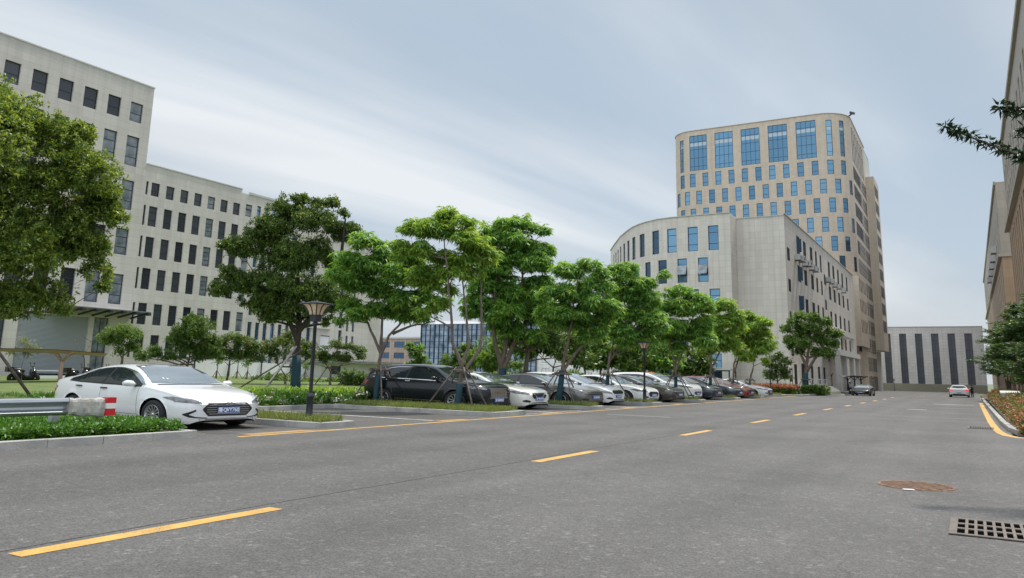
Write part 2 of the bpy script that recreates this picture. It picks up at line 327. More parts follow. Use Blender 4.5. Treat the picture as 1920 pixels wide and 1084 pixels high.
M['white_paint']=paint_mat('white_paint',(.48,.48,.47),(.66,.66,.64),rd,.35,.7); M['white_worn']=paint_mat('white_paint_worn',(.36,.36,.36),(.5,.5,.48),rd,.1,.45)
M['tar']=mat('tar_seam',(.066,.063,.06),.8,var=.3,vscale=3); M['stain']=mat('oil_stain',(.072,.066,.060),.6,var=.15,vscale=2)
# ================================================================ ground, road, kerbs
GB=[84,104,170,240]
def gz(Y): return float(np.interp(Y,GB,[0,-.45,-.65,-1.0]))
def sheet(name,x0,x1,y0,y1,z,m,kind='structure'):
    b=MB(); ys=[y0]+[q for q in GB if y0<q<y1]+[y1]
    for a,c in zip(ys[:-1],ys[1:]):
        b.face([(x0,a,z+gz(a)),(x1,a,z+gz(a)),(x1,c,z+gz(c)),(x0,c,z+gz(c))])
    o=b.build(name,m); o['kind']=kind; return o
sheet('ground',-1800,1800,-300,3500,-.06,'land')
# the road with its junction arm on the right, in one sheet
b=MB()
for (x0,x1,y0,y1) in ((-13.95,1.0,-40,26.8),(1.0,60,-40,26.8),(-13.95,.9,26.8,236),(-60,-13.95,115.5,236),(.9,60,225,236),(-60,-13.95,-40,2)):
    ys=[y0]+[q for q in GB if y0<q<y1]+[y1]
    for a,c in zip(ys[:-1],ys[1:]): b.face([(x0,a,gz(a)),(x1,a,gz(a)),(x1,c,gz(c)),(x0,c,gz(c))])
o=b.build('road','asphalt'); o['kind']='structure'
sheet('parking_bays',-21.1,-13.953,10.9,70.5,.0,'asphalt_bay')
sheet('path',-66,-55,8,30,.0,'concrete')
# painted markings
def paint(name,quads,m):
    b=MB()
    for q in quads: b.face([(x,y,.004+gz(y)) for x,y in q])
    o=b.build(name,m); o['kind']='structure'; return o
def strip(x0,x1,y0,y1): return [(x0,y0),(x1,y0),(x1,y1),(x0,y1)]
dash=[strip(-6.52,-6.32,y,y+2.45+(.2 if y<4 else 0)) for y in [3.62,12.0,19.8,27.2,34.4]+[34.4+7.5*k for k in range(1,14)]]
paint('centre_line',dash,'yellow')
paint('edge_line',[strip(-13.52,-13.36,11.9,75.5)],'yellow')
paint('worn_edge_line',[[(-13.95,12.4),(-13.6,12.4),(-13.6,14.6),(-13.95,14.2)]]+[strip(-13.92,-13.6,a,a+1.5) for a in (19.6,26.2,34,41)],'yellow_worn')
# yellow line along the right kerb, sweeping round the corner
pts=[(.42,70),(.46,50),(.50,36),(.56,30.5),(.63,28.4),(.75,27.1),(1.0,26.35),(1.5,26.1),(3,26.0),(30,26.0)]
w=[.22]*4+[.24,.26,.26,.14,.12,.12]
q=[]
for i in range(len(pts)-1):
    (a,b_),(c,d)=pts[i],pts[i+1]
    def nrm(i):
        p,r=pts[max(i-1,0)],pts[min(i+1,len(pts)-1)]; t=Vector((r[0]-p[0],r[1]-p[1])).normalized(); return Vector((-t.y,t.x))
    n0,n1_=nrm(i),nrm(i+1)
    q.append([(a-n0.x*w[i]/2,b_-n0.y*w[i]/2),(c-n1_.x*w[i+1]/2,d-n1_.y*w[i+1]/2),(c+n1_.x*w[i+1]/2,d+n1_.y*w[i+1]/2),(a+n0.x*w[i]/2,b_+n0.y*w[i]/2)])
paint('right_edge_line',q,'yellow')
bays=[19.7,27.6,35.55,43.6,51.5,59.3,66.5]
paint('bay_lines',[strip(-21,-14.0,y-.07,y+.07) for y in bays]+[strip(-14.03,-13.97+.0,y-2.8,y+2.6) for y in (27.5,35.4)],'white_paint')
paint('lane_marks',[strip(-3.15,-2.2,48.0,48.5),strip(-2.4,.0,61.6,62.3),strip(-12,-9.5,28.0,28.15)],'white_worn')
def blob(x,y,rx,ry,seed,n=18):
    rg=random.Random(seed); return [(x+rx*math.cos(2*math.pi*k/n)*rg.uniform(.65,1.1),y+ry*math.sin(2*math.pi*k/n)*rg.uniform(.65,1.1)) for k in range(n)]
b=MB(); rg=random.Random(12)
for x0,w0 in ((-6.66,.018),):
    y=2.0
    while y<120: b.face([(x0+.03*math.sin(y*.7),y,.003+gz(y)),(x0+w0+.03*math.sin(y*.7)+.012,y,.003+gz(y)),(x0+w0+.03*math.sin((y+1.2)*.7),y+1.2,.003+gz(y+1.2)),(x0+.03*math.sin((y+1.2)*.7),y+1.2,.003+gz(y+1.2))]); y+=1.2
o=b.build('road_seam','tar'); o['kind']='structure'
paint('road_stains',[blob(-1.0,53,1.5,.7,1),blob(-.6,38,1.0,.5,2),blob(-14.6,12.4,.5,.35,3),blob(-14.9,13.2,.35,.3,4),blob(-15.4,29.0,.4,.3,5),blob(-9.5,31,.25,.4,7)],'stain')
# kerbs: every island is a raised bed with a stone edge
def kerb_loop(name,pts,h=.145,w=.13,closed=True,m='kerb',seg=1.0):
    b=MB(); n=len(pts); rng=random.Random(3)
    E=[(pts[i],pts[(i+1)%n]) for i in range(n if closed else n-1)]
    for (p,r) in E:
        p=Vector(p); r=Vector(r); d=(r-p); L=d.length; t=d.normalized(); nn=Vector((-t.y,t.x)); k=max(1,round(L/seg))
        for j in range(k):
            a=p+t*(L*j/k+.005); c=p+t*(L*(j+1)/k-.005); hh=h+rng.uniform(-.006,.006); o_=rng.uniform(-.004,.004)
            q=[a+nn*o_,c+nn*o_,c+nn*w,a+nn*w]; z0=gz(a.y)-.02
            lo=[(v.x,v.y,z0) for v in q]; bv=.012
            q2=[a+nn*(o_+bv),c+nn*(o_+bv),c+nn*(w-bv),a+nn*(w-bv)]
            mid=[(v.x,v.y,z0+.02+hh-bv) for v in q]; hi=[(v.x,v.y,z0+.02+hh) for v in q2]
            for i in range(4):
                i2=(i+1)%4; b.face([lo[i],lo[i2],mid[i2],mid[i]]); b.face([mid[i],mid[i2],hi[i2],hi[i]])
            b.face(hi)
    o=b.build(name,m); o['kind']='structure'; return o
def bed(name,x0,x1,y0,y1,soilz=.11,m='soil'):
    pts=[(x1,y0),(x1,y1),(x0,y1),(x0,y0)]      # counter-clockwise, kerb inside
    kerb_loop('kerb',pts)
    o=sheet(name,x0+.12,x1-.12,y0+.12,y1-.12,soilz,m); return o
rngg=np.random.default_rng(7)
def tuft_mesh(name,P,style,mats,seed=1,parent=None,loc=None,size=1.0,up=.6):
    """leaves: every point of P carries a tuft of leaflets"""
    rng=np.random.default_rng(seed); n=len(P)
    spec={'p':(9,.36,.085,-.35,.30),'c':(8,.19,.085,.12,.75),'g':(7,.42,.18,-.05,.6),'m':(8,.24,.075,.1,.5),'w':(8,.26,.035,-.2,.5),'k':(9,.20,.05,.05,.25),'cover':(7,.13,.06,.55,.5),'grass':(7,.17,.014,1.2,.4),'hedge':(7,.15,.06,.6,.6),'big':(9,.20,.055,-.1,.5)}[style]
    k,L,Wd,el,es=spec; L*=size; Wd*=size
    az=(rng.uniform(0,2*np.pi,(n,1))+np.arange(k)[None,:]*2*np.pi/k+rng.normal(0,.25,(n,k)))
    e=el+rng.normal(0,es,(n,k))
    d=np.stack([np.cos(az)*np.cos(e),np.sin(az)*np.cos(e),np.sin(e)],-1)
    Ls=L*rng.uniform(.6,1.15,(n,k,1)); Ws=Wd*rng.uniform(.75,1.2,(n,k,1))
    s=np.cross(d,np.array([0,0,1.0])); s/= (np.linalg.norm(s,axis=-1,keepdims=True)+1e-6)
    tw=rng.normal(0,.5,(n,k,1)); nrm=np.cross(s,d); s=s*np.cos(tw)+nrm*np.sin(tw)
    c=P[:,None,:]+d*.02+rng.normal(0,.03*size,(n,k,3))
    drop=np.zeros_like(d); drop[...,2]=-.22 if style in('p','w') else -.06
    p0=c; p1=c+d*Ls*.45+s*Ws*.5; p2=c+(d+drop)*Ls; p3=c+d*Ls*.45-s*Ws*.5
    V=np.stack([p0,p1,p2,p3],2).reshape(-1,3); m=n*k
    F=np.arange(4*m).reshape(m,4)
    mi=None
    if len(mats)>1:
        r=rng.random(n); mi=np.repeat((r<.16).astype(int),k)
        if len(mats)>2: mi=np.repeat(np.where(r<.10,1,np.where(r<.17,2,0)),k)
    return npmesh(name,V,F,mats,mi,parent,loc)
def scatter(x0,x1,y0,y1,n,z0,z1,seed=0):
    r=np.random.default_rng(seed); return np.stack([r.uniform(x0,x1,n),r.uniform(y0,y1,n),r.uniform(z0,z1,n)],-1)
# near left island with ground cover
bed('planting_bed',-25,-13.92,2.0,11.25)
o=tuft_mesh('ground_cover',scatter(-19.2,-14.12,4.2,11.05,15000,.13,.30,1),'cover',['leaf_cover'],2,size=.72); tag(o,'dense leafy ground cover on the near left kerbed island','ground cover',kind='stuff')
# raised islands between the bays
ISL=[(14.8,16.15),(23.0,25.3),(30.9,32.35),(38.3,39.9),(46.2,47.7),(54.4,56.0),(61.6,63.2),(69.6,71.4)]
P=[]
for i,(a,c) in enumerate(ISL):
    bed('verge',-21.0,-13.95,a,c)
    P.append(scatter(-20.8,-14.15,a+.16,c-.16,int(900*(c-a)) if i<3 else int(380*(c-a)),.11,.14,20+i))
o=tuft_mesh('verge_grass',np.concatenate(P),'grass',['leaf_dry'],5,size=1.0); tag(o,'thin yellowish grass on the raised islands between parking bays','grass',kind='stuff')
# back kerb of the bays and the lawn behind, rising gently to the hoarding
kerb_loop('kerb',[(-21.0,10.9),(-21.0,71)],closed=False)
def lawnz(x,y):
    t=min(1,max(0,(-x-24)/30)); s=min(1,max(0,(y-20)/22)); return .11+.42*t*t*(3-2*t)*s
b=MB(); xs=np.linspace(-21.13,-64,24); ys=np.linspace(11.3,84,30)
for i in range(len(xs)-1):
    for j in range(len(ys)-1):
        c=[(xs[i+1],ys[j]),(xs[i],ys[j]),(xs[i],ys[j+1]),(xs[i+1],ys[j+1])]
        b.face([(x,y,lawnz(x,y)) for x,y in c],smooth=True)
o=b.build('lawn','lawn'); o['kind']='structure'
P=scatter(-33,-21.3,16,60,9000,0,0,31); P[:,2]=[lawnz(x,y)+.02 for x,y in P[:,:2]]
o=tuft_mesh('lawn_blades',P,'grass',['leaf_cover'],33,size=1.1); tag(o,'short grass blades on the lawn behind the bays','grass',kind='stuff')
P=np.concatenate([scatter(-23.9,-21.25,13,58,9000,.12,.42,41)]); P[:,2]*=.8+.5*np.sin(P[:,1]*1.7)**2
o=tuft_mesh('flower_bed',P,'cover',['leaf_cover','flower','leaf_dry'],43,size=1.25); tag(o,'low border of green plants with pale roses behind the bay kerb','flower bed',kind='stuff')
P=scatter(-24.6,-22.2,20.5,27,1500,.3,.55,44)
o=tuft_mesh('border_shrubs',P,'cover',['leaf_y'],45,size=1.3); tag(o,'yellow-green low shrubs at the back of the empty bays','ground cover',kind='stuff')
# far bed beyond the last bay with red-topped hedge
FB=[(-14.2,71.5),(-13.0,73.5),(-12.7,84),(-13.3,98),(-14.2,110),(-15.2,114.5),(-17,115.6)]
kerb_loop('kerb',FB+[(-24,115.6)],closed=False); b=MB()
for (xa,ya),(xb,yb) in zip(FB[:-1],FB[1:]):
    if yb>ya: b.face([(-40,ya+.05,.11+gz(ya)),(xa-.1,ya+.05,.11+gz(ya)),(xb-.1,yb+.05,.11+gz(yb)),(-40,yb+.05,.11+gz(yb))])
o=b.build('verge','lawn'); o['kind']='structure'
P=scatter(-34,-14.0,75.5,78.2,6500,.1,.72,51)
o=tuft_mesh('hedge',P[P[:,2]<.52],'hedge',['leaf_m'],52,size=1.6); tag(o,'clipped green hedge under red tops by the far bed','hedge')
o2=tuft_mesh('hedge_top',np.concatenate([P[P[:,2]>=.52],scatter(-34,-14,75.5,78.2,1500,.6,.85,53)]),'hedge',['leaf_photinia'],54,size=1.6,parent=o)
P=scatter(-14.2,-12.2,79.5,83.8,1500,.1,.75,57); h=tuft_mesh('hedge',P,'hedge',['leaf_m'],58,size=1.6); tag(h,'plain dark green hedge beside the office steps','hedge')
# right-hand planter
kerb_loop('kerb',[(40,26.75),(2.2,26.75),(1.45,26.9),(1.05,27.6),(.86,29.5),(.78,34),(.62,70),(.62,110)][::-1],closed=False,w=.17)
sheet('planting_bed',1.0,6.0,27.2,160,.10,'soil')
o=sheet('planting_bed',6.0,60,26.9,40,.10,'soil')
rr=np.random.default_rng(8); n=22000
P=np.stack([rr.uniform(1.12,4.4,n),27.1+rr.uniform(0,1,n)**1.5*60,rr.uniform(.12,.92,n)],-1)
P=P[(P[:,0]-1.12)>-.0]; P[:,2]*=np.clip(.45+(P[:,0]-1.05)*1.1,.3,1); P[:,2]*=np.clip(.35+(P[:,1]-27)*.6,.3,1)
red=P[rr.random(len(P))<.72]; grn=P[rr.random(len(P))<.22]
o=tuft_mesh('hedge',red,'hedge',['leaf_photinia','leaf_dry','leaf_m'],61,size=.8); tag(o,'loose red and pink photinia hedge behind the right kerb','hedge')
tuft_mesh('green_shoots',grn,'hedge',['leaf_m'],62,size=1.0,parent=o)
# drains and manhole
def grate(x0,x1,y0,y1,nx,ny,label):
    t=thing('drain_grate',label,'drain grate',((x0+x1)/2,(y0+y1)/2,0))
    b=MB(); b.box(x0,x1,y0,y1,-.03,.005,0); b.build('hole_shade','gap_shade',t)  # flat black slab painted as the shade inside the holes
    b=MB(); z0,z1=.006,.016; fx=.07; fy=.07
    b.box(x0,x1,y0,y0+fy,z0,z1); b.box(x0,x1,y1-fy,y1,z0,z1); b.box(x0,x0+fx,y0+fy,y1-fy,z0,z1); b.box(x1-fx,x1,y0+fy,y1-fy,z0,z1)
    cw=(x1-x0-2*fx)/nx; ch=(y1-y0-2*fy)/ny
    for i in range(1,nx): b.box(x0+fx+i*cw-cw*.17,x0+fx+i*cw+cw*.17,y0+fy,y1-fy,z0,z1)
    for i in range(nx):
        for j in range(1,ny): b.box(x0+fx+i*cw+(cw*.17 if i else 0),x0+fx+(i+1)*cw-(cw*.17 if i<nx-1 else 0),y0+fy+j*ch-ch*.12,y0+fy+j*ch+ch*.12,z0,z1)
    b.build('grate_bars','iron',t)
grate(-.31,.56,9.12,10.2,9,3,'rectangular iron drain grate with square holes nearest the camera')
grate(-.26,.5,30.4,31.5,9,3,'small dark drain grate farther up the road near the yellow corner')
t=thing('manhole_cover','round rusty striped manhole cover in the road','manhole cover',(-.8,12.95,0))
b=MB(); b.lathe([(.0,.006),(.50,.006),(.50,-.02)],c=(-.8,12.95,0),n=40); b.build('cover_plate','gap_shade',t)  # plate coloured black for the shade between the ribs
b=MB(); b.lathe([(.46,.007),(.46,.014),(.50,.014),(.51,.0)],c=(-.8,12.95,0),n=40,smooth=False)
for k in range(-6,7):
    o_=k*.075; L=math.sqrt(max(0,.465**2-o_*o_))
    if L>.05:
        a=Vector((math.cos(R(62)),math.sin(R(62)),0)); c=Vector((-a.y,a.x,0)); p=Vector((-.8,12.95,.012))+c*o_
        b.bar(p-a*L,p+a*L,.040,.006)
b.build('ribs','rust',t)
b=MB(); b.obox((-.86,12.38,.012),(.07,.035,.004),Matrix.Rotation(.3,3,'Z')); o=b.build('paper_litter','white_refl'); tag(o,'scrap of white litter at the near edge of the manhole','litter')
TREES={
'A':((-31.5, 15.6),[[-0.03,-0.06,0.13],[-0.1,-0.2,2.93],[-0.04,-0.08,4.53]],[[0.09,-1.12,10.38,1.44],[0.68,-0.19,10.17,1.05],[0.89,0.14,10.58,1.06],[0.35,1.86,10.34,1.08],[1.22,1.71,9.21,1.41],[0.34,0.87,8.05,1.79],[2.05,2.03,8.47,1.22],[1.08,3.03,7.88,0.78],[1.54,3.06,7.29,0.86],[1.88,3.37,7.44,0.5],[0.19,1.47,6.29,1.88],[1.04,2.14,6.73,1.1],[1.22,3.13,7.77,0.8],[1.33,0.27,5.3,1.48],[0.69,2.7,6.21,1.11],[1.31,3.17,5.1,0.68],[1.9,3.36,4.73,0.3],[0.31,0.76,3.65,1.29],[0.41,1.84,4.0,0.95],[-0.1,-1.73,9.12,2.75],[-1.07,-1.22,6.43,3.04],[-0.46,-1.44,11.03,1.69],[1.29,1.88,10.5,0.56],[-0.5,-0.46,11.63,0.56],[1.76,3.17,8.3,0.35],[1.35,3.02,5.96,0.62],[1.13,2.14,3.42,0.3],[1.73,3.23,4.45,0.34]],[]),
'B':((-31.5, 31.5),[[0.0,0.0,0.02],[-0.04,-0.04,2.31],[-0.02,-0.02,4.03]],[[-0.53,-0.36,10.51,0.66],[-0.78,-0.86,10.09,0.45],[-0.25,-0.22,10.65,0.48],[0.43,0.28,10.51,0.44],[1.06,0.77,10.64,0.53],[1.53,1.15,10.02,0.39],[1.57,1.82,9.17,0.67],[1.12,1.65,8.85,0.62],[-1.23,-1.3,8.95,1.06],[-1.78,-1.89,8.82,0.71],[-1.4,-0.24,10.0,1.23],[0.66,-0.29,9.42,1.2],[0.56,1.0,9.33,0.85],[-2.57,-2.72,7.98,0.6],[-2.71,-3.24,7.83,0.41],[-2.36,-2.37,7.72,0.91],[-1.86,-0.78,8.2,1.36],[-0.52,-0.58,7.44,1.61],[-0.19,0.8,7.76,1.34],[1.45,1.57,7.14,0.97],[-2.87,-2.69,6.35,0.64],[-2.66,-3.37,5.42,0.65],[-2.28,-2.14,5.87,0.95],[-1.53,-1.09,5.85,1.29],[0.0,-0.88,5.69,1.43],[1.13,0.19,5.52,1.19],[1.19,1.39,6.38,0.68],[-1.96,-1.96,4.95,0.63],[-1.17,-1.41,4.72,0.96],[-0.18,-0.61,4.39,1.0],[0.69,0.29,4.58,0.7],[1.29,0.76,4.84,0.75],[1.62,1.75,5.15,0.56],[-0.89,-1.4,4.04,0.55],[-0.73,-1.02,4.27,0.56],[0.95,1.29,3.98,0.48]],[[[-0.01,-0.01,2.88],[-0.56,-0.81,4.56],[-1.15,-1.69,5.64]],[[0.0,0.0,3.45],[0.7,0.69,4.94],[1.26,1.21,6.46]],[[-0.04,-0.04,3.45],[-0.27,-0.03,5.79],[-0.62,-0.15,8.47]],[[0.89,0.87,5.25],[1.53,1.23,7.64],[1.72,1.18,9.74]]]),
'C':((-20.7, 25.1),[[0.04,0.03,0.15],[0.06,0.05,1.32],[0.1,0.08,2.59]],[[-0.57,-0.7,6.57,0.63],[-0.24,-0.32,6.5,0.49],[0.17,-0.32,6.05,0.57],[0.42,0.6,6.02,0.72],[1.0,0.63,5.99,0.62],[-1.12,-0.84,5.93,0.54],[-1.15,-1.27,5.31,0.4],[-1.08,-0.5,5.62,0.69],[-0.25,-0.38,5.74,0.81],[0.85,0.07,5.19,0.84],[0.85,1.23,5.33,0.76],[1.72,1.47,5.14,0.33],[-0.94,-1.29,5.17,0.57],[-0.93,-0.29,4.94,0.79],[-0.23,0.19,4.75,0.76],[0.97,0.33,4.27,0.84],[1.58,0.84,4.55,0.49],[-1.16,-0.57,4.02,0.52],[-0.52,-0.78,3.63,0.49],[-0.24,-0.05,3.89,0.6],[0.21,0.53,3.87,0.52],[0.95,0.61,3.69,0.48],[1.6,1.11,3.68,0.54],[1.67,1.5,4.2,0.38],[-1.24,-0.86,3.46,0.28],[1.99,1.62,4.39,0.3]],[[[0.04,0.03,1.74],[0.43,0.14,2.81],[1.09,0.44,3.68],[1.77,0.74,4.33]],[[0.1,0.08,2.38],[0.07,0.06,3.45],[0.12,0.1,4.76],[0.3,0.24,5.65]],[[0.09,0.07,2.16],[-0.46,-0.17,3.33],[-1.0,-0.42,3.98]],[[0.41,0.33,2.92],[1.09,0.65,3.22],[1.96,1.09,3.43]]]),
'D':((-16.65, 24.9),[[0.05,0.04,0.11],[0.06,0.04,1.0],[0.11,0.07,1.79]],[[-1.52,-1.01,7.03,0.36],[-0.88,-0.59,7.08,0.47],[-0.63,-0.27,7.49,0.43],[0.09,-0.25,7.14,0.41],[0.12,0.4,7.03,0.5],[-1.59,-1.32,6.81,0.37],[-0.97,-1.02,6.79,0.53],[-0.7,-0.42,6.86,0.65],[0.29,-0.11,6.39,0.68],[-2.13,-1.3,6.18,0.33],[-1.75,-1.23,6.03,0.5],[-1.06,-1.07,6.01,0.51],[-0.82,-0.18,5.81,0.49],[-0.01,-0.14,5.65,0.52],[0.36,0.46,6.05,0.63],[0.6,0.37,6.63,0.38],[-1.89,-1.37,5.64,0.24],[-1.43,-0.75,5.24,0.44],[-0.85,-0.38,5.19,0.45],[-0.01,-0.39,5.15,0.49],[0.14,0.37,5.19,0.45],[0.56,0.63,5.91,0.6],[-1.51,-0.9,4.88,0.35],[-1.12,-0.5,4.65,0.41],[-0.41,-0.13,4.53,0.33],[-0.74,-0.29,3.98,0.38],[-1.14,-0.93,3.64,0.25]],[[[0.11,0.07,1.59],[-0.12,-0.28,2.56],[-0.11,-0.47,3.55],[-0.18,-0.73,5.33],[-0.2,-0.95,6.31]],[[0.11,0.07,1.59],[0.32,0.21,2.59],[0.17,0.11,3.79],[0.01,0.01,5.21]],[[0.13,0.09,1.4],[0.58,0.57,2.3],[0.53,0.74,3.42],[0.33,0.81,5.08],[0.42,1.07,6.38]]]),
'E':((-23.74, 39.93),[[-0.01,-0.01,1.41],[0.15,0.09,2.64],[0.39,0.23,4.2]],[[-0.51,-0.02,9.98,0.83],[0.3,0.1,10.06,0.83],[0.66,0.63,10.4,0.81],[1.69,1.27,10.1,0.51],[2.25,1.03,9.84,0.36],[-1.18,-0.39,9.14,1.01],[0.53,-0.04,9.32,1.11],[0.98,0.97,8.92,1.06],[1.97,1.16,8.75,0.75],[-0.3,-0.65,7.63,1.13],[0.55,0.36,8.32,1.29],[1.95,0.58,7.86,1.07],[2.08,1.12,6.91,0.64],[-0.8,-0.98,6.5,0.91],[-0.66,0.39,6.74,1.27],[0.71,0.68,6.08,1.49],[1.77,1.01,5.87,1.13],[-1.01,-0.98,5.46,1.04],[0.39,-0.36,4.8,1.23],[0.76,0.99,5.43,1.27],[2.13,1.27,4.87,0.92],[-1.37,-1.13,4.93,0.59],[-0.46,0.23,4.39,0.79],[0.63,0.24,3.8,0.77],[1.73,0.91,3.57,0.74],[-1.02,-0.74,8.24,0.72]],[[[0.03,0.02,1.72],[-0.23,-0.33,3.24],[-0.26,-0.55,4.78],[-0.09,-0.64,6.96],[0.09,-0.72,8.84]],[[0.17,0.1,1.72],[0.68,0.39,3.27],[0.9,0.52,5.78],[1.13,0.65,8.66]]]),
'E2':((-23.03, 41.65),[[-0.01,-0.01,1.54],[0.11,0.06,2.7],[0.38,0.21,3.34]],[[-0.06,-0.52,3.5,0.82],[0.48,-0.4,4.66,0.83],[0.78,0.87,3.68,0.72],[1.6,0.69,3.29,0.7],[-1.02,-0.19,3.2,0.5],[0.88,-0.02,3.28,0.64],[1.73,0.84,4.53,0.72],[2.01,0.87,2.46,0.42],[-0.17,0.25,5.07,0.52]],[]),
'F':((-16.3, 32.6),[[0.02,0.01,0.13],[0.16,0.08,1.72],[0.3,0.15,2.69]],[[0.16,0.3,6.56,0.33],[0.98,0.14,6.51,0.48],[0.0,-0.09,6.24,0.4],[0.51,0.09,6.14,0.59],[1.51,0.45,6.41,0.45],[1.78,0.68,6.08,0.4],[-0.54,-0.18,5.14,0.47],[0.34,-0.28,5.13,0.72],[0.7,0.82,5.34,0.71],[1.53,0.63,5.44,0.79],[2.03,0.98,5.35,0.41],[-0.7,-0.06,4.33,0.52],[0.32,-0.3,4.29,0.71],[0.73,0.18,4.34,1.0],[1.65,0.37,4.69,0.83],[2.21,0.7,4.58,0.54],[-0.1,-0.03,3.8,0.58],[0.51,0.72,3.78,0.72],[1.38,0.97,3.45,0.75],[1.9,0.9,4.02,0.53],[1.17,0.49,3.14,0.48],[-0.64,-0.1,3.76,0.33]],[[[0.16,0.08,1.72],[0.46,0.04,2.93],[0.72,-0.02,4.62],[1.05,-0.05,6.07]],[[0.12,0.06,1.48],[0.92,0.44,2.7],[1.58,0.74,3.93],[1.91,0.89,4.91]]]),
'G':((-16.9, 39.5),[[0.02,0.01,-0.01],[0.07,0.03,1.54],[0.15,0.06,2.67]],[[0.51,0.31,7.16,0.52],[1.13,0.24,7.14,0.56],[0.41,0.06,6.81,0.68],[1.31,0.19,6.3,0.86],[2.15,0.64,6.39,0.45],[2.87,1.06,6.86,0.37],[0.72,0.62,5.73,0.85],[1.71,0.86,5.6,0.95],[2.27,1.1,5.55,0.55],[0.52,-0.17,4.37,0.93],[1.37,0.95,4.87,1.0],[2.26,0.6,4.47,0.77],[2.54,1.26,4.76,0.42],[0.85,-0.13,3.64,0.8],[1.6,0.78,3.49,0.76],[2.63,0.64,4.06,0.57],[1.22,0.11,3.14,0.59],[2.12,0.59,3.08,0.55]],[[[0.07,0.03,1.82],[0.53,0.04,3.8],[0.86,0.0,5.79]],[[0.12,0.05,2.11],[1.26,0.51,3.82],[2.06,0.82,5.26]]]),
'H':((-15.77, 47.56),[[-0.01,0.0,0.08],[0.01,0.0,1.65],[0.06,0.02,2.46]],[[-0.28,-0.32,6.6,0.44],[0.53,-0.22,6.6,0.66],[1.07,0.19,6.15,0.73],[-0.55,-0.13,5.63,0.73],[0.58,-0.24,5.63,0.97],[1.45,0.53,5.9,0.96],[1.67,0.82,5.8,0.48],[-0.91,-0.49,4.94,0.71],[0.13,-0.49,4.45,0.84],[1.08,0.59,4.32,0.93],[1.68,0.56,4.89,0.63],[-1.39,-0.19,4.07,0.71],[-0.53,-0.05,4.01,0.89],[0.73,0.73,4.13,0.98],[1.81,0.16,3.68,0.8],[0.18,0.24,3.29,0.55],[-1.29,-0.29,3.1,0.41]],[[[0.01,0.0,1.65],[-0.27,-0.27,3.59],[-0.5,-0.52,5.21]],[[0.05,0.02,1.97],[0.75,0.24,3.93],[1.25,0.4,5.74]]]),
'I':((-16.06, 56.07),[[-0.02,-0.01,0.07],[0.01,0.0,1.55],[0.07,0.02,2.48]],[[0.14,0.38,6.32,0.52],[1.11,-0.01,6.59,0.73],[0.08,-0.32,5.37,0.65],[0.88,-0.11,5.33,0.83],[1.82,0.13,5.75,0.72],[0.33,-0.33,4.89,0.75],[1.01,0.17,4.29,0.82],[1.87,0.42,4.93,0.63],[-0.35,0.37,3.49,0.72],[0.54,0.35,3.69,0.8],[1.63,0.35,3.7,0.5]],[[[0.02,0.0,1.74],[0.22,-0.11,3.98],[0.38,-0.24,5.85]],[[0.06,0.02,2.11],[0.87,0.24,3.62],[1.45,0.39,5.13]]]),
'J':((-16.2, 62.5),[[0.06,0.02,0.06],[0.11,0.03,1.6],[0.18,0.05,2.62]],[[0.71,0.3,6.13,0.55],[1.2,0.47,6.38,0.53],[1.86,0.83,5.94,0.63],[2.65,0.34,5.78,0.45],[0.71,-0.11,5.06,0.73],[1.56,0.33,5.32,0.8],[2.3,0.8,5.07,0.57],[0.72,0.62,4.46,0.74],[1.7,1.02,4.23,0.95],[2.57,0.93,4.12,0.65],[1.2,0.13,3.1,0.57],[2.26,0.3,3.62,0.54],[0.57,0.16,3.48,0.5]],[[[0.15,0.04,1.8],[0.87,0.05,3.86],[1.48,0.02,5.92]]]),
'K':((-16.07, 66.94),[[-0.03,-0.01,0.04],[0.27,0.06,1.64],[0.46,0.11,2.29]],[[0.72,0.31,3.78,0.58],[1.31,0.67,4.19,0.63],[1.72,0.59,4.05,0.49],[1.6,0.69,4.86,0.51],[0.54,0.23,3.05,0.48],[1.47,0.26,2.94,0.4],[0.99,0.57,5.1,0.64]],[]),
'L':((-14.06, 81.54),[[-0.05,-0.01,-0.19],[0.09,0.02,2.05],[0.3,0.05,3.48]],[[-0.89,0.08,6.63,0.75],[-0.29,0.57,7.33,0.9],[1.19,-0.29,7.32,0.75],[2.18,-0.14,6.92,0.67],[-1.56,0.12,6.35,0.66],[-0.24,0.5,5.8,0.91],[0.88,0.1,6.41,1.05],[2.56,0.61,5.93,0.73],[-1.11,-0.29,5.13,0.82],[0.02,-0.48,4.87,0.88],[1.5,0.58,5.24,0.97],[2.6,0.42,4.89,0.77],[-0.32,0.23,4.17,0.64],[1.2,0.42,4.01,0.74],[2.32,-0.07,3.94,0.71],[-1.29,-0.34,4.55,0.44],[3.19,0.49,5.78,0.42]],[[[0.21,0.04,2.56],[-0.54,-0.26,4.6],[-0.93,-0.5,6.14]],[[0.2,0.03,2.3],[1.58,0.26,4.37],[2.43,0.38,6.17]],[[0.23,0.04,3.07],[0.68,0.28,6.18]]]),
'M':((-16.5, 81.21),[[-0.03,-0.01,0.04],[-0.08,-0.02,1.22],[-0.15,-0.03,1.99]],[[0.02,-0.16,2.51,0.65],[0.46,-0.37,2.25,0.77],[-0.72,-0.03,1.93,0.76],[-0.36,0.48,3.36,0.79],[0.7,-0.19,3.03,0.66],[-0.69,-0.47,2.9,0.57],[0.13,-0.04,3.72,0.41],[-0.55,-0.43,1.61,0.46],[0.65,-0.07,1.75,0.58]],[]),
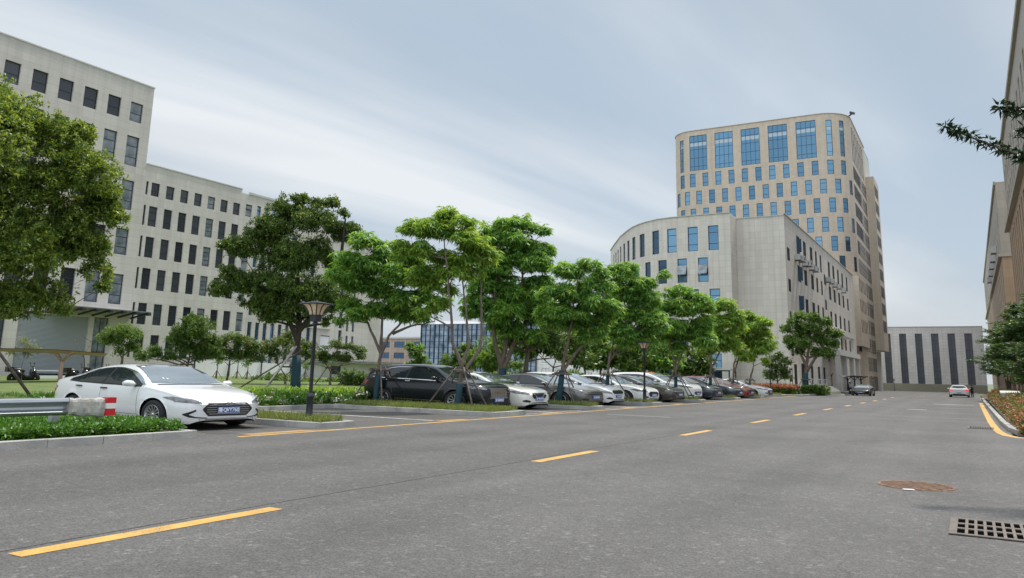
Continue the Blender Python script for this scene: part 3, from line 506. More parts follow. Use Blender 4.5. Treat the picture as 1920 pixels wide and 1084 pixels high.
'N':((-49.96, 33.77),[[-0.03,-0.04,0.63],[-0.03,-0.05,1.37],[-0.03,-0.05,1.98]],[[-0.82,-0.7,3.28,0.81],[-0.6,-1.06,2.93,0.44],[-0.03,-0.42,3.56,0.77],[0.28,-0.04,3.45,0.9],[0.22,0.69,3.51,0.45],[-0.35,-0.55,3.07,0.69],[0.18,0.12,3.03,0.78],[-0.15,-0.26,2.32,0.65],[0.18,0.54,2.57,0.53]],[]),
'O':((-43.73, 33.97),[[-0.01,-0.01,0.43],[0.04,0.05,1.3],[0.1,0.13,1.91]],[[0.33,-0.16,4.14,0.72],[0.27,0.18,4.24,0.74],[-0.35,-0.28,3.46,0.85],[0.71,0.06,3.65,1.09],[0.69,1.31,3.11,0.59],[-0.62,-0.14,3.09,0.89],[-0.19,0.29,2.77,1.21],[0.36,1.12,2.61,0.96],[-0.75,-0.91,2.03,0.6],[-0.37,-0.43,2.08,0.54],[0.18,0.86,2.08,0.73],[1.06,1.23,2.27,0.7],[-1.04,-1.4,2.21,0.53],[-1.31,-2.24,1.95,0.54],[-1.31,-1.54,2.36,0.38]],[]),
'P':((-43.09, 36.76),[[0.0,0.0,0.24],[0.0,0.0,0.72],[0.04,0.04,1.18]],[[-0.65,-0.7,2.77,0.51],[-0.38,-0.12,2.98,0.73],[0.38,0.17,3.15,0.84],[0.79,0.67,2.98,0.73],[0.99,1.43,2.63,0.74],[-0.26,-0.74,2.19,0.61],[0.04,0.08,2.27,0.81],[0.7,0.81,2.34,0.77],[1.3,1.27,2.07,0.57],[1.49,1.79,2.61,0.53]],[]),
'Q':((-41, 40),[[-0.02,-0.02,-0.07],[-0.05,-0.05,0.5],[-0.02,-0.02,0.9]],[[-0.85,-0.77,2.82,0.68],[-0.17,-0.61,3.08,0.7],[-0.09,0.18,3.59,0.8],[0.52,0.71,3.03,0.62],[1.19,0.94,2.99,0.54],[-0.76,-0.47,2.27,0.55],[0.4,-0.18,2.7,0.82],[0.87,0.46,2.52,0.71],[1.23,1.1,2.37,0.46],[-0.82,-0.97,2.17,0.39]],[]),
'R':((-39.57, 42.9),[[0.02,0.02,0.02],[-0.04,-0.04,0.69],[-0.01,-0.01,1.21]],[[-0.91,-0.46,2.3,0.56],[-0.28,-0.44,2.64,0.61],[0.35,0.18,3.13,0.67],[0.88,0.79,3.08,0.59],[1.46,1.23,2.77,0.58],[-0.41,-0.37,2.1,0.62],[0.14,0.31,2.3,0.71],[0.64,0.82,2.19,0.55],[1.65,1.27,2.31,0.4],[-0.9,-1.11,1.94,0.45],[1.87,1.75,2.11,0.2]],[]),
'S':((-51.65, 28.17),[[-0.01,-0.02,0.35],[-0.03,-0.06,0.75],[-0.05,-0.1,1.07]],[[-0.19,-0.56,2.45,0.35],[-0.03,-0.19,2.66,0.47],[0.11,0.27,2.4,0.38],[-0.32,-0.65,2.08,0.25],[-0.21,0.14,2.04,0.38],[0.46,0.49,2.23,0.25]],[]),
'U':((-50.21, 31.37),[[-0.01,-0.02,0.4],[-0.05,-0.07,0.98],[-0.09,-0.15,1.77]],[[-0.39,-0.65,2.87,0.25],[-0.16,-0.15,3.1,0.23],[0.04,0.08,2.96,0.23],[-0.14,-0.46,2.25,0.29],[0.07,-0.01,2.55,0.19]],[]),
'bg1':((-31.26, 68.05),[],[[-1.72,-1.18,4.38,0.83],[-0.7,-0.27,3.71,1.05],[1.17,0.1,5.04,1.1],[1.68,0.8,4.01,1.08],[-1.36,-0.34,3.08,0.92],[0.0,0.38,3.4,0.94],[1.9,0.85,3.06,0.95],[-2.0,-0.66,2.97,0.71],[-0.17,0.26,5.3,0.86]],[]),
'bg2':((-25.07, 67.17),[],[[-1.61,-0.79,3.69,0.84],[-0.59,-0.73,3.79,0.92],[0.02,0.71,3.96,1.1],[1.51,-0.08,3.77,0.82],[-1.56,-0.04,2.87,0.72],[0.28,-0.48,2.33,0.79],[1.97,0.69,2.5,0.55],[-0.31,-0.27,4.74,0.61],[0.58,0.66,4.23,0.61]],[]),
'bg3':((-45.91, 61.61),[],[[-0.59,-0.37,3.73,0.54],[0.12,-0.33,3.21,0.83],[0.02,0.62,2.67,0.67],[-0.5,-0.08,1.98,0.7],[0.93,0.83,1.86,0.51],[-0.24,0.16,1.97,0.72],[-1.07,-0.64,1.43,0.5]],[]),
'bg4':((-56, 80.92),[],[[-1.21,-0.68,1.15,0.49],[-0.34,-0.46,1.76,0.66],[0.4,0.01,1.27,0.7],[1.02,0.99,0.97,0.61],[-0.48,-0.09,0.9,0.63]],[]),
'bg5':((-47.26, 77.11),[],[[-0.5,-0.84,2.54,0.97],[0.2,0.49,2.01,0.87],[-1.17,-1.21,2.26,0.71],[1.56,1.34,2.2,0.67],[-2.59,-1.19,1.41,0.74],[-0.01,-0.14,3.54,0.56],[2.78,1.32,2.28,0.61]],[]),
'bg6':((-60.54, 77.17),[],[[-0.41,-0.22,1.13,0.68],[0.08,0.57,1.35,0.62],[-1.25,-0.82,0.91,0.51],[1.06,0.8,1.11,0.53]],[])}
# ================================================================ trees
def limb_mesh(base,forks,clumps,r0,seed,twig=3,stems=()):
    """trunk through the fork points, then limbs that branch out to every clump of the crown"""
    rng=random.Random(seed); b=MB(); tr=[Vector((0,0,-.05))]+[Vector(f) for f in forks if f[2]>.5]
    if len(tr)==1: tr.append(Vector((0,0,clumps[0][2]*.45)))
    # refine trunk
    pts=[]
    for i in range(len(tr)-1):
        for k in range(4):
            p=tr[i].lerp(tr[i+1],k/4); pts.append(p+Vector((rng.uniform(-1,1),rng.uniform(-1,1),0))*r0*.12)
    pts.append(tr[-1]); n=len(pts)
    rad=[r0*(1.25 if i==0 else 1)*(1-.42*i/(n-1)) for i in range(n)]
    b.tube(pts,rad,10)
    nodes=[(p,r,0) for p,r in zip(pts[n//2:],rad[n//2:])]
    for st in stems:
        q=[Vector(p) for p in st]; P=[]
        for i in range(len(q)-1):
            for k in range(4): P.append(q[i].lerp(q[i+1],k/4)+Vector((rng.uniform(-1,1),rng.uniform(-1,1),rng.uniform(-1,1)))*.03)
        P.append(q[-1]); R_=[r0*.74*(1-.72*i/(len(P)-1)) for i in range(len(P))]; b.tube(P,R_,8,cap=False)
        nodes+=[(p,r,.15*i/len(P)) for i,(p,r) in enumerate(zip(P,R_)) if i>3]
    cl=sorted(clumps,key=lambda c:(Vector(c[:3])-tr[-1]).length)
    for ci,c in enumerate(cl):
        tgt=Vector(c[:3])-Vector((0,0,c[3]*.25))
        best=min(nodes,key=lambda q:(q[0]-tgt).length*1.0+q[2]*.55+max(0,q[0].z-tgt.z+.3)*3)
        a,ra,acc=best; d=tgt-a; L=d.length
        if L<.15: continue
        r1=min(ra*.75,max(.022,.02*L+.018*c[3]+ (.04*r0/.12 if ci<6 else 0)))
        mid=a.lerp(tgt,.5)+Vector((rng.uniform(-1,1),rng.uniform(-1,1),rng.uniform(.2,1.6)))*L*.10
        path=[]
        for k in range(7):
            t=k/6; path.append(a*(1-t)**2+mid*2*t*(1-t)+tgt*t*t)
        rr_=[r1*(1-.65*k/6) for k in range(7)]
        b.tube(path,rr_,6,cap=False)
        nodes+= [(path[k],rr_[k],acc+L*k/6) for k in (1,2,3,4,5,6)]
        for _ in range(twig):
            q=path[rng.choice((4,5,6))]; e=Vector((rng.gauss(0,1),rng.gauss(0,1),rng.uniform(-.2,1))).normalized()*c[3]*rng.uniform(.6,1)
            b.tube([q,q+e*.5+Vector((0,0,.05)),q+e],[.013,.009,.004],4,cap=False)
    return b
def crown_points(clumps,dens,seed,flat=.72,bottom=-.55,gap=-.75):
    rng=np.random.default_rng(seed); out=[]
    for (x,y,z,r) in clumps:
        n=max(6,int(dens*r*r)); d=rng.normal(0,1,(n,3)); d/=np.linalg.norm(d,axis=1,keepdims=True)
        u=rng.random((n,1))**.45; 
        # uneven outline: each clump is lobed
        lob=1+.28*np.sin(d[:,:1]*5+rng.uniform(0,6))*np.cos(d[:,1:2]*4+rng.uniform(0,6))
        p=d*u*r*lob; p[:,2]*=flat; p=p[p[:,2]>bottom*r*flat]
        out.append(p+np.array([x,y,z]))
    q=np.concatenate(out); w=gap
    f=np.sin(q[:,0]*5.1+seed)*np.sin(q[:,1]*4.7+1.3*seed)+np.sin(q[:,2]*6.3+q[:,0]*2.1+seed)*.8+np.sin(q[:,1]*2.3-q[:,2]*3.1)*.6
    return q[f>w]
def plant(name,key,label,cat,style,lmats,dens,r0,group=None,wrapz=0,poles=0,size=1.0,twig=3,bark='bark',flat=None,polem='pole',z0=.1,props=None):
    (bx,by),forks,cl,stems=TREES[key]; sd=sum(map(ord,key))*7; stems=[[(p[0],p[1],p[2]-z0) for p in st] for st in stems]
    forks=[(f[0],f[1],f[2]-z0) for f in forks]; cl=[(c[0],c[1],c[2]-z0,c[3]) for c in cl]
    flat=flat or (.70 if style=='p' else .78)
    t=thing(name,label,cat,(bx,by,z0),group=group)
    limb_mesh((0,0,0),forks,cl,r0,sd,twig,stems).build('trunk' if cat=='tree' else 'branches',bark,t,world=False)
    if dens>0:
        f_=.80 if style in('p','c') else 1
        P=crown_points(cl,dens/f_**2.2,sd,flat); size*=f_; tuft_mesh('crown' if cat=='tree' else 'foliage',P,style,lmats,sd+1,parent=t,size=size)
    rng=random.Random(sd)
    if wrapz:
        f=Vector(forks[0]) if forks else Vector((0,0,0)); g=Vector(forks[1]) if len(forks)>1 and forks[1][2]>.4 else Vector((0,0,2)); 
        tp=Vector((0,0,0)).lerp(g,min(1,wrapz/g.z)); b=MB(); b.tube([Vector((0,0,-.03)),tp*.33,tp*.66,tp],[r0*1.5,r0*1.28,r0*1.2,r0*1.12],14); b.build('trunk_wrap','wrap',t,world=False)
    if poles:
        g=Vector(forks[1]) if len(forks)>1 and forks[1][2]>.4 else Vector((0,0,2)); zc=1.35 if wrapz else 1.2; c=g*(zc/g.z)
        b=MB(); ax=[Vector((.3,0,0)),Vector((0,.3,0))]
        for s_ in (-1,1):
            b.tube([c+Vector((-.42,s_*r0*1.5,0)),c+Vector((.42,s_*r0*1.5,0))],.032,6); b.tube([c+Vector((s_*r0*1.5,-.42,.05)),c+Vector((s_*r0*1.5,.42,.05))],.032,6)
        b.build('collar_frame',polem,t,world=False)
        for k in range(poles):
            a=R(45+360/poles*k+rng.uniform(-9,9)); L=rng.uniform(1.25,1.6)*(1 if props is None else props)
            d=Vector((math.cos(a),math.sin(a)*.62,0)); b=MB(); b.tube([c+d*.22+Vector((0,0,.18)),Vector((d.x*L,d.y*L,-.08))],[.028,.034],7); b.build('support_pole',polem,t,world=False)
    return t
STREET='street trees on the raised islands'
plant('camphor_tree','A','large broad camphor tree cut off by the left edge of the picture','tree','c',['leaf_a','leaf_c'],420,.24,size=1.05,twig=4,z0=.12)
t=thing('tree_prop','slanting wooden prop pole under the big left tree','prop',(-30.2,17.0,.1)); b=MB(); b.tube([(-30.2,17.0,.05),(-30.9,15.2,2.6)],[.06,.05],8); b.build('prop_pole','pole',t)
plant('camphor_tree','B','dark rounded evergreen tree with wrapped trunk on the lawn edge','tree','c',['leaf_c','leaf_a'],560,.21,wrapz=2.0,size=1.0,twig=4,z0=.12,bark='bark_dark')
t=thing('tree_prop','thin wooden prop leaning on the dark round tree','prop',(-29.5,28.5,.1)); b=MB(); b.tube([(-34.2,29.6,.1),(-30.9,31.2,2.4)],[.045,.04],7); b.build('prop_pole','pole',t)
t=thing('tree_prop','pale timber prop standing against the dark round tree','prop',(-31.6,30.0,.1)); b=MB(); b.tube([(-31.7,29.3,.1),(-31.35,31.2,2.6)],[.06,.05],7); b.build('prop_pole','pole_light',t)
plant('street_tree','C','airy light green tree at the rear of the black car','tree','p',['leaf_p','leaf_y'],260,.088,STREET,1.45,4,.95,bark='bark_light')
plant('street_tree','D','tall forked light green tree in front of the black car','tree','p',['leaf_y','leaf_p'],260,.10,STREET,1.3,4,.95,bark='bark_light')
plant('street_tree','E','broadest light green tree, rising behind the black and white cars','tree','p',['leaf_p','leaf_y'],290,.21,STREET,1.6,0,1.15)
plant('street_tree','E2','low dark multi-stemmed tree behind the grey sedan','tree','c',['leaf_c'],190,.17,STREET,1.5,4,1.4)
plant('street_tree','F','leaning-trunk green tree before the grey sedan','tree','p',['leaf_p','leaf_y'],300,.11,STREET,1.5,4,1.0)
plant('street_tree','G','green tree with leafy arm reaching toward the annex windows','tree','p',['leaf_p','leaf_y'],290,.085,STREET,1.4,4,1.05)
plant('street_tree','H','green tree over the parked white crossover','tree','p',['leaf_p','leaf_y'],260,.085,STREET,1.4,4,1.15)
plant('street_tree','I','yellow-green tree over the red hatchback bonnet','tree','p',['leaf_y','leaf_p'],240,.09,STREET,1.4,4,1.25)
plant('street_tree','J','yellow-green tree before the blank annex wall','tree','p',['leaf_y','leaf_p'],240,.09,STREET,0,4,1.25)
plant('street_tree','K','smallest yellow tree of the row, at its far end','tree','p',['leaf_y'],150,.10,STREET,0,3,1.2)
plant('roadside_tree','L','dark green spreading tree alone beside the office entrance','tree','c',['leaf_g','leaf_c'],150,.21,None,2.0,2,1.9,z0=.1)
plant('roadside_tree','M','small dark purple-green tree against the annex wall foot','tree','c',['leaf_c'],110,.09,None,0,0,1.8)
LAWN='small trees on the lawn'
plant('lawn_tree','N','small open-branched tree right of the roller shutter','tree','c',['leaf_g'],260,.12,LAWN,0,0,1.0,z0=.3)
plant('lawn_tree','O','bushy green tree behind the white sedan roof','tree','c',['leaf_m','leaf_g'],330,.10,LAWN,0,2,1.0,z0=.3)
plant('maple_shrub','P','multi-stemmed maple shrub nearest the white hoarding middle','tree','m',['leaf_m','leaf_g','leaf_red'],300,.09,LAWN,0,0,.9,z0=.3,flat=.8)
plant('maple_shrub','Q','multi-stemmed maple shrub directly left of the wrapped dark trunk','tree','m',['leaf_m','leaf_g','leaf_red'],300,.10,LAWN,0,2,.9,z0=.3,flat=.8,props=.9)
plant('maple_shrub','R','flat-topped maple shrub right of the near lamp post','tree','m',['leaf_m','leaf_g','leaf_red'],330,.09,LAWN,0,2,.9,z0=.3,flat=.7)
plant('willowy_shrub','S','pale feathery shrub before the roller shutter','shrub','w',['leaf_w'],190,.03,LAWN,0,0,1.2,z0=.2)
plant('bare_shrub','U','bare twiggy shrub beside the bicycle shelter post','shrub','w',['leaf_red'],0,.05,LAWN,0,0,1,twig=7,z0=.2)
BG='trees behind the parking bays'
def mass(label,x,y,h,r,seed,m,n=10):
    rg=random.Random(seed); cl=[]
    for k in range(n): a=rg.uniform(0,6.28); q=r*rg.uniform(0,.8); cl.append((math.cos(a)*q,math.sin(a)*q,h*rg.uniform(.38,.86),r*rg.uniform(.28,.45)))
    cl.append((0,0,h*.9,r*.3)); t=thing('background_tree',label,'tree',(x,y,.2),group=BG)
    limb_mesh((0,0,0),[(0,0,.1),(0,0,h*.35)],cl,.12,seed,1).build('trunk','bark',t,world=False)
    tuft_mesh('crown',crown_points(cl,62,seed,.8),'g',m,seed,parent=t,size=1.15)
for i,(x,y,h,r,m,l) in enumerate([(-33.5,56,4.6,2.8,['leaf_g','leaf_p'],'bright green rounded tree seen between the broadest tree and the leaning tree'),(-29.5,58,5.0,3.0,['leaf_c','leaf_g'],'dark green tree seen just right of the leaning-trunk tree'),
   (-27.5,63,5.2,3.0,['leaf_g','leaf_p'],'light green tree seen left of the second lamp post'),(-24.5,62,4.4,2.4,['leaf_m','leaf_g'],'mid green tree seen directly behind the second lamp post head'),(-24,68,5.4,2.8,['leaf_p','leaf_g'],'yellowish green tree seen right of the second lamp post'),
   (-22.5,75,5.0,2.6,['leaf_c','leaf_g'],'dark tree seen behind the white luxury crossover'),(-38,58,3.6,2.4,['leaf_c','leaf_g'],'low dark tree seen behind the roof of the white sedan by the crossover'),(-30,80,5.6,3.2,['leaf_g','leaf_m'],'taller green tree against the foot of the curved annex end')]): mass(l,x,y,h,r,300+i*3,m)
for k,l in (('bg1','mid green tree mass between the grey sedan and the brick building'),('bg2','bright green trees behind the lamp post in mid row'),('bg3','small light green tree before the glass building'),('bg4','tiny round shrub tree at the glass building foot'),('bg5','low green tree behind the black car roof'),('bg6','low bush before the brick-coloured building')):
    plant('background_tree',k,l,'tree','g',['leaf_g','leaf_p'],95 if k in('bg1','bg2') else 120,.13,BG,0,0,1.25 if k in('bg1','bg2') else 1.1,twig=2)
def hedge_run(x0,x1,y0,y1,h,n,label,seed,m=('leaf_g','leaf_m')):
    P=scatter(x0,x1,y0,y1,n,.1,h,seed); P[:,2]*=.75+.25*np.sin(P[:,0]*.9+P[:,1]*.7)
    o=tuft_mesh('hedge',P,'g',list(m),seed+1,size=.75); tag(o,label,'hedge'); return o
hedge_run(-40,-24,44,47,1.45,3400,'tall dark hedge running behind the back of the row of cars',71,('leaf_m','leaf_c'))
hedge_run(-27,-24,47,72,1.7,2600,'side hedge closing the lawn behind the far bays',73,('leaf_m','leaf_c'))
hedge_run(-50,-44,44,50,.9,900,'low dark hedge before the grey shed',75,('leaf_m','leaf_c'))
# young staked saplings by the hoarding
for i,(x,y,h_) in enumerate([(-51,42.5,1.9),(-51,44.5,2.2),(-49.5,44.2,1.7),(-51,52,1.6)]):
    t=thing('sapling',['thin staked sapling at the left of the white hoarding','thin staked sapling, tallest before the white hoarding','thin bushy sapling before the white hoarding','sapling right of the first maple shrub before the hoarding'][i],'sapling',(x,y,.4),group='staked saplings on the lawn')
    b=MB(); b.tube([(0,0,-.1),(.03,0,h_*.5),(0,0,h_)],[.05,.035,.01],6); b.build('trunk','bark',t,world=False)
    for k in range(3):
        b=MB(); a=k*2.1+.4; b.tube([(0,0,.75),(math.cos(a)*.7,math.sin(a)*.5,-.1)],.025,5); b.build('stake','pole',t,world=False)
    tuft_mesh('crown',crown_points([(0,0,h_*.75,.45),(.1,.1,h_*.95,.3)],90,80+i),'g',['leaf_g'],i,parent=t,size=.55)
# right-hand row of layered evergreens
def layered(name,label,x,y,h,r,seed,side=0):
    rng=random.Random(seed); t=thing(name,label,'tree',(x,y,.1),group='evergreens in the right planter'); b=MB(); cl=[]
    for s_ in range(4):
        a=rng.uniform(0,6.28); b.tube([(0,0,-.05),(math.cos(a)*.25,math.sin(a)*.25,h*.3),(math.cos(a)*.5,math.sin(a)*.5,h*.8)],[.09,.06,.02],6)
    pts=[]
    for k in range(46):
        z=h*(.26+.72*rng.random()**.9); L=r*(1.15-.75*(z/h))*rng.uniform(.7,1.15); a=rng.uniform(0,6.28)
        p0=Vector((0,0,z-.25)); p1=Vector((math.cos(a)*L,math.sin(a)*L,z+rng.uniform(-.1,.35)))
        b.tube([p0,p0.lerp(p1,.5)+Vector((0,0,-.05)),p1],[.03,.02,.008],5,cap=False)
        for q in range(44):
            u=rng.random()**.7; c=p0.lerp(p1,u); pts.append((c.x+rng.gauss(0,.16),c.y+rng.gauss(0,.16),c.z+rng.gauss(0,.05)))
    b.build('trunk','bark',t,world=False); tuft_mesh('crown',np.array(pts),'k',['leaf_conifer','leaf_m'],seed,parent=t,size=1.3)
    return t
for i,(x,y,h,r,l) in enumerate([(3.2,42,5.6,1.9,'nearest dark evergreen rising at the right picture edge'),(3.0,50,5.8,2.3,'dark layered evergreen second from the right picture edge'),(2.8,58,5.6,2.5,'middle evergreen of the right planter row'),(2.7,67,5.8,2.7,'evergreen reaching over the road behind the stone box'),(2.6,78,6.4,3.0,'farthest evergreen by the right kerb, next to the standing person')]):
    layered('evergreen_tree',l,x,y,h,r,90+i)
# tree out of the frame whose bough hangs into the upper right
t=thing('overhanging_tree','dark leafy boughs reaching in at the upper right edge','tree',(4.6,15.5,.1))
b=MB(); b.tube([(0,0,0),(.1,0,2.5),(.05,-.1,5),(0,0,7)],[.14,.12,.09,.03],8)
pts=[]
def bough(p0,p1,p2,r,n,wd):
    q=[]
    for k in range(11):
        u=k/10; q.append(Vector(p0)*(1-u)**2+Vector(p1)*2*u*(1-u)+Vector(p2)*u*u)
    b.tube(q,[r*(1-.8*k/10) for k in range(11)],6)
    rg=random.Random(int(n*7+p2[2]*10))
    for _ in range(n):
        u=.42+.58*rg.random(); c=Vector(p0)*(1-u)**2+Vector(p1)*2*u*(1-u)+Vector(p2)*u*u; w=wd*(1.05-u)*1.6
        pts.append((c.x+rg.gauss(0,w*.5),c.y+rg.gauss(0,w),c.z+rg.gauss(0,w*.45)+.02))
bough((0,-.3,3.6),(-2.4,-1.3,4.0),(-4.7,-1.5,5.42),.05,90,.08)
bough((0,-.2,4.4),(-2.6,-1.3,5.2),(-3.93,-1.5,5.62),.045,70,.10)
bough((0,0,5),(-2,-.8,5.6),(-3.7,-1.5,5.15),.04,60,.10)
bough((0,0,6),(1.5,1.5,7),(3,2,7),.05,200,.4); bough((0,0,6),(1.5,-1.5,6.6),(2.6,-2,6.6),.05,200,.4)
b.build('trunk','bark',t,world=False); tuft_mesh('crown',np.array(pts),'big',['leaf_bough'],5,parent=t,size=.8)
# ================================================================ buildings
class Path:
    """plan outline walked with the outside on the right-hand side; u is the length along it"""
    def __init__(s,pts,u0=0):
        s.p=[Vector(q) for q in pts]; s.u=[u0]
        for a,c in zip(s.p[:-1],s.p[1:]): s.u.append(s.u[-1]+(c-a).length)
    def at(s,u):
        i=0
        while i<len(s.u)-2 and u>s.u[i+1]+1e-9: i+=1
        t=(u-s.u[i])/(s.u[i+1]-s.u[i]); d=(s.p[i+1]-s.p[i]).normalized()
        return s.p[i]+(s.p[i+1]-s.p[i])*t,d
def arc(cx,cy,r,a0,a1,n):
    return [(cx+r*math.cos(R(a0+(a1-a0)*k/n)),cy+r*math.sin(R(a0+(a1-a0)*k/n))) for k in range(n+1)]
def facade(path,z0,z1,holes,parent,m,depth=.18,name='wall',mb=None,top=None):
    b=mb or MB(); u0,u1=path.u[0],path.u[-1]
    us=sorted({round(x,3) for x in path.u}|{round(h[i],3) for h in holes for i in (0,1) if u0<h[i]<u1})
    zs=sorted({z0,z1}|{round(h[i],3) for h in holes for i in (2,3) if z0<h[i]<z1})
    hs=[(round(h[0],3),round(h[1],3),round(h[2],3),round(h[3],3)) for h in holes]
    P={u:path.at(u)[0] for u in us}
    for i in range(len(us)-1):
        um=(us[i]+us[i+1])/2; col=[h for h in hs if h[0]<um<h[1]]; zc=[z0]
        for z in zs[1:]:
            zc.append(z)
        j=0; run=None
        for j in range(len(zs)-1):
            zm=(zs[j]+zs[j+1])/2; hole=any(h[2]<zm<h[3] for h in col)
            if not hole and run is None: run=zs[j]
            if run is not None and (hole or j==len(zs)-2):
                ze=zs[j] if hole else zs[j+1]; a,c=P[us[i]],P[us[i+1]]
                b.face([(a.x,a.y,run),(c.x,c.y,run),(c.x,c.y,ze),(a.x,a.y,ze)],0,[(us[i],run),(us[i+1],run),(us[i+1],ze),(us[i],ze)]); run=None
    for h in hs:
        pm,d=path.at((h[0]+h[1])/2); inn=Vector((-d.y,d.x))*depth; a=path.at(h[0])[0]; c=path.at(h[1])[0]
        q=[(a.x,a.y,h[2]),(c.x,c.y,h[2]),(c.x,c.y,h[3]),(a.x,a.y,h[3])]; r=[(x+inn.x,y+inn.y,z) for x,y,z in q]
        for k in range(4):
            k2=(k+1)%4; b.face([q[k],r[k],r[k2],q[k2]],0,[(q[k][2],0.5),(q[k][2],.5+depth),(q[k2][2],.5+depth),(q[k2][2],.5)])
    if mb is None: return b.build(name,m,parent)
WIN={}
def window_pair(w,h,vb,hb,fm,gm,fw=.06,open_sash=None):
    key=(round(w,2),round(h,2),vb,hb,fm,gm)
    if key in WIN: return WIN[key]
    def quadbox(b,x0,x1,z0,z1,y0,y1): b.box(x0,x1,y0,y1,z0,z1)
    b=MB(); quadbox(b,-w/2,w/2,h-fw,h,0,.07); quadbox(b,-w/2,w/2,0,fw,0,.07); quadbox(b,-w/2,-w/2+fw,fw,h-fw,0,.07); quadbox(b,w/2-fw,w/2,fw,h-fw,0,.07)
    for v in vb: quadbox(b,-w/2+w*v-fw*.4,-w/2+w*v+fw*.4,fw,h-fw,.01,.065)
    for v in hb: quadbox(b,-w/2+fw,w/2-fw,h*v-fw*.4,h*v+fw*.4,.012,.06)
    f=b.build('window',fm); b=MB(); b.face([(-w/2+.01,.05,.01),(w/2-.01,.05,.01),(w/2-.01,.05,h-.01),(-w/2+.01,.05,h-.01)]); p=b.build('pane',gm)
    WIN[key]=(f.data,p.data); bpy.data.objects.remove(f); bpy.data.objects.remove(p); return WIN[key]
def put_window(root,path,h,depth=.18,vb=(),hb=(.34,),fm='frame_dark',gm='glass_dark',fw=.06):
    u0,u1,z0,z1=h; um=(u0+u1)/2; p,d=path.at(um); a=path.at(u0)[0]; c=path.at(u1)[0]; p=(a+c)/2; d=(c-a).normalized(); w=(c-a).length
    f,g=window_pair(w,z1-z0,vb,hb,fm,gm,fw); inn=Vector((-d.y,d.x))*(depth-.08)
    o=bpy.data.objects.new('window',f); COL.objects.link(o); o.parent=root; o.location=Vector((p.x+inn.x,p.y+inn.y,z0))-wloc(root); o.rotation_euler=(0,0,math.atan2(d.y,d.x))
    q=bpy.data.objects.new('pane',g); COL.objects.link(q); q.parent=o
    return o
def rest_windows(root,path,items,fm='frame_dark'):
    """the smallest, farthest windows of a facade as one part: glass set back in each opening with a cross bar"""
    if not items: return
    mats=[fm,'glass_dark','glass_blue','glass_bluedeep','glass_clear','glass_matte']; b=MB()
    for h,dep,g in items:
        a=path.at(h[0])[0]; c=path.at(h[1])[0]; d=(c-a).normalized(); i=Vector((-d.y,d.x))*(dep-.03); j=Vector((-d.y,d.x))*(dep-.08)
        b.face([(a.x+i.x,a.y+i.y,h[2]),(c.x+i.x,c.y+i.y,h[2]),(c.x+i.x,c.y+i.y,h[3]),(a.x+i.x,a.y+i.y,h[3])],mats.index(g))
        z=h[2]+(h[3]-h[2])*.6; b.bar((a.x+j.x,a.y+j.y,z),(c.x+j.x,c.y+j.y,z),.06,.09,0)
        for z in (h[2]+.05,h[3]-.05): b.bar((a.x+j.x,a.y+j.y,z),(c.x+j.x,c.y+j.y,z),.06,.08,0)
    o=b.build('small_windows',mats,root); o['kind']='stuff'; return o
def slab(pts,z,parent,m='roof',name='roof'):
    b=MB(); b.face([(x,y,z) for x,y in pts]); return b.build(name,m,parent)
# ---- left factory building: plane x=-66, tall block then lower wing
t=thing('factory_building','long pale grey building on the left with roller shutter and dark windows','building',(-66,45,0))
pt=Path([(-66,-12),(-66,44.7)],-12)
H=[]; kinds=[]
cols=[42.5-2.24*k for k in range(0,8)]
rows=[(23.7,25.55),(19.5,22.3),(15.38,18.12),(11.2,13.6),(6.72,9.43)]
for ri,(z0,z1) in enumerate(rows):
    for ci,c in enumerate(cols):
        H.append((c,c+1.26,z0,z1)); clear=(ci==0) or (ri==1 and ci==1) or (ri==4 and ci==1)
        kinds.append(((.45,) if ri==0 else (.30,.68),'glass_clear' if clear else 'glass_dark',()))
H.append((41.47,42.8,.3,5.42)); kinds.append(((.12,.42,.7),'glass_clear',(.5,)))
H.append((31.6,34.1,.3,5.42)); kinds.append(((.3,.7),'glass_dark',(.5,)))
H.append((35.1,41.0,0,5.38))
facade(pt,0,27.5,H,t,'wall_grey',.22)
for h,(hb,g,vb) in zip(H,kinds): put_window(t,pt,h,.22,vb,hb,gm=g)
b=MB()
for k in range(54): z=.1*k; b.face([(-66.2,35.1,z),(-66.2,41.0,z),(-66.17,41.0,z+.05),(-66.17,35.1,z+.05)]); b.face([(-66.17,35.1,z+.05),(-66.17,41.0,z+.05),(-66.2,41.0,z+.1),(-66.2,35.1,z+.1)])
b.build('roller_shutter','metal_shutter',t)
pl=Path([(-66,44.7),(-66,56.2)],44.7); H=[]; ks=[]
cols=[45.52+1.612*k for k in range(7)]
lrows=[(17.17,18.45),(14.27,16.17),(11.3,13.25),(8.34,10.3),(5.1,7.06),(2.1,4.18)]
for ri,(z0,z1) in enumerate(lrows):
    for ci,c in enumerate(cols):
        H.append((c,min(c+.9,56.19),z0,z1)); ks.append(((.42,) if ri==0 else (.33,.72),'glass_clear' if ci in(4,) else 'glass_dark'))
    H.append((44.95,45.2,z0,z1)); ks.append(((.5,),'glass_dark'))
facade(pl,0,20.05,H,t,'wall_grey',.2)
for h,(hb,g) in zip(H,ks): put_window(t,pl,h,.2,(),hb,gm=g,fw=.05)
p2=Path([(-66,56.2),(-66,71.0)],56.2); p3=Path([(-66,71.0),(-66,80.2)],71.0); H=[]; ks=[]
for z0,z1 in [(17.3,18.6)]+lrows[1:]:
    H.append((56.85,57.72,z0,z1)); ks.append(('glass_clear','frame_dark',(.3,.62)))
